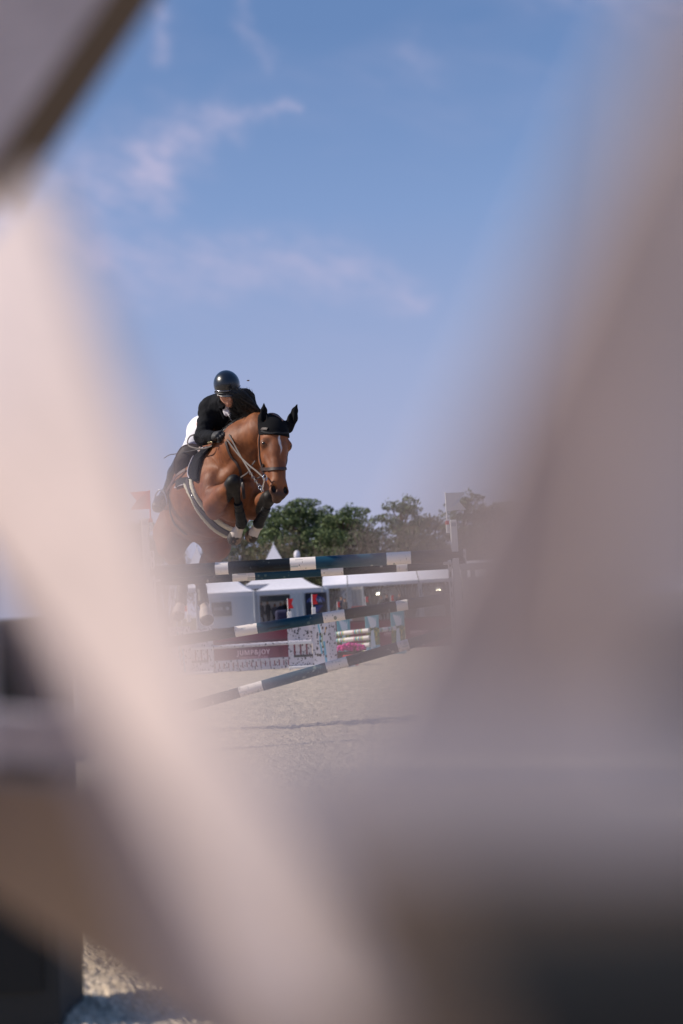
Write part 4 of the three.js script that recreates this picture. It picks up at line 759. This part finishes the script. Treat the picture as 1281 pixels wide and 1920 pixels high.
tendonBoot([[H(342, 1100, 12.69), .05], [H(340, 1122, 12.60), .046], [H(340, 1128, 12.58), .054]], 'black boot on the left hind leg in the image, behind the poles');
tendonBoot([[H(377, 1100, 12.62), .05], [H(380, 1122, 12.54), .046], [H(381, 1129, 12.52), .054]], 'black boot on the right hind leg in the image, behind the poles');

// saddle, pad, girth
const saddleLeather = new THREE.MeshPhysicalMaterial({ color: lin(.022, .010, .009), roughness: .6, specularIntensity: .5 });
const pad = thing('saddle_pad', 'black saddle pad with pale piping under the saddle', 'saddle pad'), padMat = matte(lin(.008, .008, .011), .9);
{
  const o = [[398, 838], [391, 846], [382, 860], [377, 874], [374, 888], [373, 901], [368, 903], [361, 899], [357, 890], [358, 879], [362, 868], [368, 856], [378, 845]].map(([x, y]) => trace(bodyOnly, x, y).addScaledVector(V(-.5, .1, .86), .028));
  mesh('pad_flap', sheet(o, V(-.45, .1, .88).normalize(), .03, .03), padMat, pad);
  mesh('piping', tube([[393, 839], [378, 845], [368, 856], [362, 868], [358, 879], [357, 890], [360, 898]].map(([x, y]) => trace(bodyOnly, x, y).addScaledVector(V(-.5, .1, .86), .034)), .0065, 40, 6), std(lin(.42, .38, .42), .7), pad);
  mesh('pad_cloth', skin(field([bn([372, 868, 11.62], [350, 905, 11.66], .11, .10, .1), bn([350, 905, 11.66], [340, 905, 11.75], .09, .08, .05)]), .012), padMat, pad);
  mesh('fleece_lining', worn(bodyOnly, [[334, 908], [342, 904], [350, 902], [357, 902]], .06, .02, .006), std(lin(.03, .03, .034), 1), pad);
  mesh('piping', worn(bodyOnly, [[331, 915], [338, 911], [345, 909], [353, 906]], .012, .012, .01), std(lin(.42, .38, .42), .7), pad);
}
const saddle = thing('saddle', 'dark brown jumping saddle with rounded flap beneath the rider', 'saddle');
{
  const o = [[341, 838], [350, 834], [362, 832], [376, 834], [384, 840], [381, 852], [374, 864], [366, 876], [356, 885], [344, 891], [333, 893], [328, 886], [326, 872], [328, 861], [333, 849]].map(([x, y]) => H(x, y, 11.42 + (384 - x) * .0012 + (y > 880 ? .02 : 0)));
  mesh('flap', sheet(o, V(-.25, .15, .95).normalize(), .016, .045), saddleLeather, saddle);
  mesh('flap_edge', tube(o.slice(9).concat(o.slice(0, 3)), .004, 40, 6), std(lin(.06, .028, .026), .5), saddle);
  mesh('seat', skin(field([bn([398, 838, 11.62], [384, 846, 11.9], .07, .09, .06), bn([384, 846, 11.9], [376, 852, 12.15], .09, .09, .06), bn([392, 836, 11.62], [388, 842, 11.66], .075, .08, .05)]), .012), saddleLeather, saddle);
  mesh('girth_strap', free([H(375, 838, 11.40), H(373, 852, 11.38), H(371, 866, 11.37), H(367, 872, 11.37)], .016, .004), std(lin(.20, .10, .085), .5), saddle);
  mesh('stirrup_leather', free([H(348, 880, 11.40), H(331, 892, 11.44), H(322, 906, 11.52), H(312, 922, 11.60)], .026, .005, V(-.3, .3, .9)), std(lin(.115, .055, .05), .45), saddle);
  const s = H(301, 938, 11.60), M = new THREE.Matrix4().makeRotationY(-.5).setPosition(s.x, s.y, s.z), iron = new THREE.CatmullRomCurve3([V(-.058, -.075, 0), V(-.06, -.01, 0), V(-.042, .055, 0), V(0, .085, 0), V(.042, .055, 0), V(.06, -.01, 0), V(.058, -.075, 0)]);
  mesh('stirrup_iron', [new THREE.TubeGeometry(iron, 32, .0055, 8).applyMatrix4(M), new RoundedBoxGeometry(.124, .012, .05, 2, .004).translate(0, -.078, 0).applyMatrix4(M)], steel, saddle);
  const gp = [[355, 900], [359, 914], [366, 931], [377, 950], [392, 969], [409, 986], [424, 995], [433, 999]];
  mesh('girth_fleece', worn(trunkField, gp, .118, .012, .002), std(lin(.50, .45, .36), 1, { bumpMap: coatTex, bumpScale: .01 }), saddle);
  mesh('girth_fleece_roll', [tubeOn(gp, -.047), tubeOn(gp, .047)], std(lin(.55, .50, .40), 1), saddle);
  mesh('girth', worn(trunkField, gp, .05, .012, .016), std(lin(.045, .033, .04), .7), saddle);
  mesh('girth_ring', new THREE.TorusGeometry(.012, .003, 6, 16).translate(...trace(bodyOnly, 367, 930).addScaledVector(V(-.5, 0, .86), .035).toArray()), steel, saddle);
  mesh('surcingle', worn(trunkField, [[319, 938], [319, 950], [321, 965], [327, 980], [338, 992], [350, 1002]], .028, .005, .003), darkLeather, saddle);
}
function tubeOn(places, shift) {
  const F = trunkField, raw = places.map((q) => trace(F, q[0], q[1])), pts = new THREE.CatmullRomCurve3(raw).getPoints(40);
  const out = pts.map((p, i) => { const T = pts[Math.min(40, i + 1)].clone().sub(pts[Math.max(0, i - 1)]).normalize(), N = grad(F, p), q = p.clone().addScaledVector(T.cross(N), shift); for (let k = 0; k < 4; k++) q.addScaledVector(grad(F, q), -(F(q.x, q.y, q.z) - .008)); return q; });
  const g = new THREE.TubeGeometry(new THREE.CatmullRomCurve3(out), 160, .019, 10), p = g.attributes.position, n = g.attributes.normal;
  for (let i = 0; i < p.count; i++) { const d = .004 * noise3(p.getX(i) * 80, p.getY(i) * 80, p.getZ(i) * 80); p.setXYZ(i, p.getX(i) + n.getX(i) * d, p.getY(i) + n.getY(i) * d, p.getZ(i) + n.getZ(i) * d); }
  return g;
}

// ================= THE RIDER =================
const rider = thing('person', 'rider in black helmet, black jacket and white breeches crouched over the horse neck', 'person');
{
  const S = { hip: H(380, 813, 11.92), waist: H(400, 797, 11.72), chest: H(416, 776, 11.50), neck: H(424, 759, 11.36), rs: H(396, 768, 11.42), ls: H(456, 752, 11.42), re: H(379, 820, 11.28), rw: H(402, 819, 11.03), le: H(470, 800, 11.42), lw: H(452, 800, 11.28) };
  const grow = (list, g) => list.map((q) => q.ell ? { ...q, r: q.r.map((r) => r + g), R: q.R + g } : { ...q, ra: q.ra + g, rb: q.rb + g, R: q.R + g });
  const torso = [cone(S.hip, S.waist, .13, .125, .08), cone(S.waist, S.chest, .125, .145, .08), cone(S.chest, S.neck, .14, .075, .07), cone(S.rs, S.neck, .07, .07, .06), cone(S.ls, S.neck, .075, .07, .06), cone(S.rs, S.chest, .07, .12, .06), cone(S.ls, S.chest, .075, .12, .06)];
  const armR = [cone(S.rs, S.re, .066, .052, .05), cone(S.re, S.rw, .052, .034, .03)], armL = [cone(S.ls, S.le, .066, .052, .05), cone(S.le, S.lw, .052, .034, .03)];
  const legR = [cone(H(380, 804, 11.90), H(358, 850, 11.62), .105, .078, .05), cone(H(358, 850, 11.62), H(345, 868, 11.64), .075, .066, .05)];
  const shinR = [cone(H(341, 866, 11.62), H(330, 888, 11.68), .064, .062, .03), cone(H(330, 888, 11.68), H(313, 927, 11.76), .06, .042, .03), cone(H(312, 929, 11.76), H(307, 936, 11.78), .045, .046, .03), cone(H(309, 934, 11.74), H(296, 950, 11.52), .046, .036, .03), cone(H(300, 940, 11.60), H(296, 950, 11.52), .046, .040, .03)];
  const legL = [cone(H(385, 812, 11.92), H(470, 850, 11.72), .10, .078, .05)], shinL = [cone(H(470, 850, 11.72), H(468, 905, 11.9), .07, .045, .03), cone(H(468, 905, 11.9), H(474, 918, 11.68), .045, .036, .03)];
  // head: looks down to the image right
  const fwd = V(.22, -.42, .88).normalize(), up0 = V(-.05, .9, .4), side = up0.clone().cross(fwd).normalize(), up = fwd.clone().cross(side).normalize(), hc = H(427, 731, 11.16);
  const HM = new THREE.Matrix4().makeBasis(side, up, fwd).setPosition(hc), q = (x, y, z) => V(x, y, z).applyMatrix4(HM);
  const head = [ell(q(0, .03, -.005), [.076, .10, .097], HM, .03), ell(q(0, -.05, .03), [.058, .075, .062], HM, .04), ell(q(0, -.105, .05), [.030, .024, .028], HM, .03), cone(q(0, -.005, .09), q(0, -.045, .112), .010, .016, .016), ell(q(-.016, -.048, .10), [.008, .007, .009], HM, .01), ell(q(.016, -.048, .10), [.008, .007, .009], HM, .01),
    cone(q(-.028, .006, .084), q(.028, .006, .084), .012, .012, .02), ell(q(-.045, -.03, .062), [.022, .018, .018], HM, .03), ell(q(.045, -.03, .062), [.022, .018, .018], HM, .03), cone(q(-.020, -.077, .085), q(.020, -.077, .085), .0075, .0075, .01), cone(q(-.018, -.088, .083), q(.018, -.088, .083), .008, .008, .01),
    ell(q(-.030, -.012, .094), [.014, .009, .012], HM, .012, true), ell(q(.030, -.012, .094), [.014, .009, .012], HM, .012, true), ell(q(-.078, -.01, -.005), [.012, .032, .02], HM, .012), ell(q(.078, -.01, -.005), [.012, .032, .02], HM, .012), cone(q(0, -.06, -.02), S.neck, .056, .062, .04)];
  const hand = (w, to, knuckle, s) => {   // palm and five fingers closed on the rein
    const d = to.clone().sub(w).normalize(), n = knuckle.clone().addScaledVector(d, -knuckle.dot(d)).normalize(), l = d.clone().cross(n).multiplyScalar(s), p = (a, b, c) => w.clone().addScaledVector(d, a).addScaledVector(n, b).addScaledVector(l, c), out = [cone(p(.0, 0, 0), p(.03, 0, 0), .030, .034, .02), cone(p(.03, .004, -.024), p(.072, .01, -.028), .020, .016, .02), cone(p(.03, .006, 0), p(.078, .014, .0), .022, .018, .02), cone(p(.03, .004, .024), p(.07, .01, .028), .020, .016, .02)];
    [[-.031, .92], [-.011, 1.0], [.010, .97], [.030, .82]].forEach(([c, m]) => out.push(cone(p(.078 * m + .002, .012, c), p(.108 * m, -.008, c), .0105, .010, .006), cone(p(.108 * m, -.008, c), p(.094 * m, -.034, c), .010, .0095, .006), cone(p(.094 * m, -.034, c), p(.066 * m, -.036, c), .0095, .0085, .006)));
    out.push(cone(p(.022, -.004, -.036), p(.058, -.018, -.048), .014, .012, .012), cone(p(.058, -.018, -.048), p(.084, -.026, -.034), .012, .0095, .008)); return out;
  };
  const handR = hand(S.rw, H(424, 814, 10.90), V(-.25, .75, .55), 1), handL = hand(S.lw, H(440, 808, 11.22), V(.1, .9, .3), -1);
  const bodyF = field([torso, armR, armL, legR, shinR, legL, shinL, handR, handL]), headF = field(head);
  mesh('body', [skin(field([grow(torso, -.012), grow(armR, -.01), grow(armL, -.01), grow(legR, -.01), grow(shinR, -.01), grow(legL, -.01), grow(shinL, -.01), cone(S.rw.clone().lerp(S.re, .2), S.rw.clone().lerp(H(424, 814, 10.90), .3), .036, .034, .02)]), .012), skin(headF, .0035)], new THREE.MeshPhysicalMaterial({ color: lin(.52, .27, .19), roughness: .5 }), rider);
  for (const s of [-1, 1]) mesh('eye', new THREE.SphereGeometry(.0105, 14, 10).translate(...q(s * .030, -.013, .080).toArray()), std(lin(.05, .04, .04), .15), rider);
  // jacket with folds
  const fold = (p) => .0045 * noise3(p.x * 9, p.y * 16, p.z * 9) + .0016 * noise3(p.x * 26, p.y * 20, p.z * 26);
  const jacketMat = matte(lin(.0065, .0072, .010), .85);
  const upArm = S.rw.clone().sub(S.re).normalize(), waistDir = S.waist.clone().sub(S.hip).normalize();
  const sleeve = (a, g0) => [{ ...a[0], ra: a[0].ra + g0, rb: a[0].rb + g0, R: a[0].R + g0 }, { ...a[1], ra: a[1].ra + g0, rb: .047, R: a[1].R + g0 }];
  mesh('jacket', [skin(field([grow(torso.slice(1), .014), sleeve(armR, .010)], [{ p: S.waist.clone().lerp(S.hip, .25), n: waistDir.clone().multiplyScalar(-1) }]), .007, null, .03, fold), skin(field([sleeve(armL, .010)]), .01, null, .03, fold),
    skin(field([cone(S.re, S.re.clone().lerp(S.rw, .985), .06, .048, .03)], [{ p: S.re.clone().lerp(S.rw, .96), n: upArm }]), .006, null, .02, fold)], jacketMat, rider);
  mesh('collar', [tube([q(-.05, -.13, .02), q(-.075, -.10, -.03), q(0, -.075, -.085), q(.075, -.10, -.03), q(.05, -.13, .02)], .016, 30, 8), tube([q(-.05, -.13, .025), H(413, 765, 11.26), H(421, 785, 11.27)], .012, 16, 6)], jacketMat, rider);
  mesh('shirt', skin(field([ell(H(425, 768, 11.25), [.030, .055, .025], null, .02), cone(H(420, 757, 11.24), H(431, 757, 11.24), .018, .018, .02), cone(H(431, 772, 11.22), H(436, 786, 11.22), .024, .016, .02)]), .006), std(lin(.62, .60, .66), .8), rider);
  for (let k = 0; k < 3; k++) mesh('cuff_button', new THREE.SphereGeometry(.0065, 10, 8).translate(...H(391 + k * 3.4, 830 - k * .4, 11.02 - k * .012).toArray()), std(lin(.6, .5, .3), .25, { metalness: .8 }), rider);
  // breeches and boots
  mesh('breeches', skin(field([grow(torso.slice(0, 1), .004), grow(legR, .004), grow(legL, .004)], [{ p: S.waist, n: waistDir }]), .008, null, .03, (p) => .4 * fold(p)), std(lin(.80, .77, .80), .8), rider);
  mesh('riding_boot', skin(field([grow(shinR, .004)]), .006), new THREE.MeshPhysicalMaterial({ color: lin(.010, .010, .011), roughness: .22, clearcoat: .5, clearcoatRoughness: .15 }), rider);
  mesh('riding_boot', skin(field([grow(shinL, .004)]), .01), new THREE.MeshPhysicalMaterial({ color: lin(.010, .010, .011), roughness: .22, clearcoat: .5, clearcoatRoughness: .15 }), rider);
  const gloveMat = std(lin(.018, .018, .02), .65);
  mesh('glove', skin(field([grow(handR, .002)]), .0035), gloveMat, rider); mesh('glove', skin(field([grow(handL, .002)]), .005), gloveMat, rider);
  // helmet
  const shell = new THREE.MeshPhysicalMaterial({ color: lin(.006, .008, .012), roughness: .3, clearcoat: .5, clearcoatRoughness: .12 }), helm = new THREE.Group(); helm.name = 'helmet'; rider.add(helm);
  mesh('shell', skin(field([ell(q(0, .042, -.012), [.103, .110, .125], HM, .02)], [{ p: q(0, -.012, 0), n: up.clone().multiplyScalar(-1).addScaledVector(fwd, .12).normalize() }]), .004), shell, helm);
  const rim = []; for (let k = 0; k < 40; k++) { const a = k / 40 * 6.2832; rim.push(q(Math.sin(a) * .099, -.008 + .014 * Math.cos(a), -.012 + Math.cos(a) * .120)); }
  mesh('rim', tube(rim, .006, 80, 8, true), std(lin(.02, .02, .024), .5), helm);
  const brim = []; for (let k = -8; k <= 8; k++) { const a = k / 8 * 1.15; brim.push(q(Math.sin(a) * .101, .002, -.012 + Math.cos(a) * .124)); } for (let k = 8; k >= -8; k--) { const a = k / 8 * 1.1; brim.push(q(Math.sin(a) * .106, -.012, -.012 + Math.cos(a) * (.124 + .03 * Math.cos(a * 1.3)))); }
  mesh('brim', sheet(brim, up, .005, .006), new THREE.MeshPhysicalMaterial({ color: lin(.06, .06, .068), roughness: .25, clearcoat: .6 }), helm);
  const band = []; for (let k = -10; k <= 10; k++) { const a = k / 10 * 1.4; band.push(q(Math.sin(a) * .1035, .022 + .004 * Math.cos(a), -.012 + Math.cos(a) * .1265)); } mesh('crystal_band', tube(band, .0028, 50, 6), std(lin(.3, .32, .38), .25, { metalness: .9 }), helm);
  mesh('chin_strap', tube([q(-.085, -.01, .02), q(-.066, -.07, .05), q(0, -.130, .05), q(.066, -.07, .05), q(.085, -.01, .02)], .004, 32, 6), std(lin(.015, .015, .015), .6), helm);
}
tag(mesh('riding_whip', [tube([H(410, 836, 11.12), H(385, 840, 11.25), H(356, 846, 11.36), H(330, 851, 11.52), H(318, 853, 11.60), H(308, 859, 11.66)], .004, 40, 6)], std(lin(.02, .015, .018), .5)), 'thin dark riding whip whose tip sticks out behind the saddle flap', 'whip');
mesh('rein_loop', free([H(398, 836, 11.06), H(383, 841, 11.10), H(366, 840, 11.16), H(354, 835, 11.22), H(352, 827, 11.24), H(356, 819, 11.24), H(364, 815, 11.2)], .012, .004), leather, bridle);

{ const p = H(465.5, 713.5, 10.9); tag(mesh('dirt_clod', new THREE.DodecahedronGeometry(.008, 0).scale(1.6, .7, 1).translate(p.x, p.y, p.z), std(lin(.16, .11, .08), .9)), 'small clod of dirt flying in the air above the mane', 'dirt'); }

// ================= THE NEAR FENCE, OUT OF FOCUS =================
const paintTex = dataTex(256, (u, v) => { const a = .93 + .10 * tileNoise(u, v, 12, 4, 21) - .10 * clamp(tileNoise(u, v, 5, 3, 33) * 2 - .5); return [a, a * .985, a * .98]; });
paintTex.repeat.set(4, 4);
const fencePaint = std(lin(.64, .56, .555), .6, { map: paintTex }), brownBoard = std(lin(.36, .265, .195), .8), blackBoard = std(lin(.02, .022, .022), .8);  // brown: shade put into the lower rail, bare wood on the brace
const fence = thing('arena_fence', 'out of focus white crossed board fence close to the camera', 'fence');
const fd = (px) => .195 / (1 + .000975 * (px - 640));
// a board by the corners of its near face (frame places with depths), thickened away from the camera
function board(name, corners, thick, mat, label, parent = fence) {
  const c = corners.map(([x, y, d]) => at(x, y, (d ?? fd(x)) * .87)), n = c[1].clone().sub(c[0]).cross(c[3].clone().sub(c[0])).normalize(); if (n.dot(camera.position.clone().sub(c[0])) < 0) n.multiplyScalar(-1);
  const pos = [], uv = [], idx = [], all = [...c, ...c.map((p) => p.clone().addScaledVector(n, -thick))];
  const quad = (a, b, d, e) => { const o = pos.length / 3; for (const p of [a, b, d, e]) pos.push(p.x, p.y, p.z); const w = a.distanceTo(b), h = a.distanceTo(e); uv.push(0, 0, w, 0, w, h, 0, h); idx.push(o, o + 1, o + 2, o, o + 2, o + 3); };
  quad(all[0], all[1], all[2], all[3]); quad(all[5], all[4], all[7], all[6]);
  for (let i = 0; i < 4; i++) { const j = (i + 1) % 4; quad(all[j], all[i], all[i + 4], all[j + 4]); }
  const g = new THREE.BufferGeometry(); g.setAttribute('position', new THREE.Float32BufferAttribute(pos, 3)); g.setAttribute('uv', new THREE.Float32BufferAttribute(uv, 2)); g.setIndex(idx);
  const q = g.toNonIndexed(); q.computeVertexNormals(); const m = mesh(name, q, mat, parent); if (label) m.userData.label = label; return m;
}
board('diagonal_board', [[60, 325], [628, 1960], [350, 1960], [-190, 640]], .005, fencePaint, 'bright sunlit diagonal board');
board('diagonal_board', [[1290, -60, .205], [2000, -60, .218], [1110, 1500, .232], [580, 1530, .224]], .003, fencePaint, 'diagonal board turned away from the sun');
board('rail', [[440, 1340, .1755], [1500, 1370, .1755], [1500, 1560, .170], [440, 1560, .170]], .006, fencePaint);
board('post', [[1290, 120, .195], [1800, 120, .205], [1560, 1210, .205], [1165, 1210, .195]], .003, fencePaint);
board('rail', [[-160, 1322, .92], [180, 1352, .92], [180, 1440, .92], [-160, 1415, .92]], .015, fencePaint);
board('rail', [[-140, 1440, .7], [420, 1500, .6], [420, 1975, .6], [-140, 1600, .7]], .015, brownBoard, 'lower rail with its shade put in as brown');  // shade of this rail is put into its brown colour
board('black_board', [[740, 1730, .14], [1900, 1640, .14], [1900, 2500, .14], [1120, 2500, .14]], .012, blackBoard, 'black board at the foot of the fence');
board('brace', [[330, 1520, .42], [1500, 1520, .42], [1500, 2200, .42], [430, 2200, .42]], .015, brownBoard, 'bare brown wooden brace');
board('brace', [[-150, -80, .905], [250, -80, .90], [-25, 316, .90], [-150, 430, .90]], .05, fencePaint);
board('brace_shade_edge', [[250, -80, .90], [340, -70, .95], [22, 395, .95], [-25, 320, .90]], .02, std(lin(.105, .076, .052), .85), 'side edge of the upper brace with its shade painted dark brown');  // dark brown stands in for shade on the side of the brace
board('black_board', [[1180, 1205, .29], [1500, 1205, .29], [1500, 1420, .29], [1190, 1420, .29]], .01, blackBoard);  // black board added to make the gap beside the diagonal board dark
for (const [y, h] of [[.988, .2]]) mesh('rail', box(.03, h, .70, -.21, y, -.43, .004), fencePaint, fence);  // unseen rail added to shade the lower part of the bright diagonal board
{ const p = at(105, 1700, 3.5), g = thing('loudspeaker', 'tall black loudspeaker cabinet at the lower left behind the fence', 'loudspeaker'); mesh('cabinet', new RoundedBoxGeometry(.5, 1.02, .32, 2, .012).translate(p.x - .25, .51, p.z - .16), blackBoard, g); mesh('grille', box(.42, .84, .01, p.x - .25, .53, p.z + .006), std(lin(.012, .013, .013), .9), g); }

renderer.render(scene, camera);
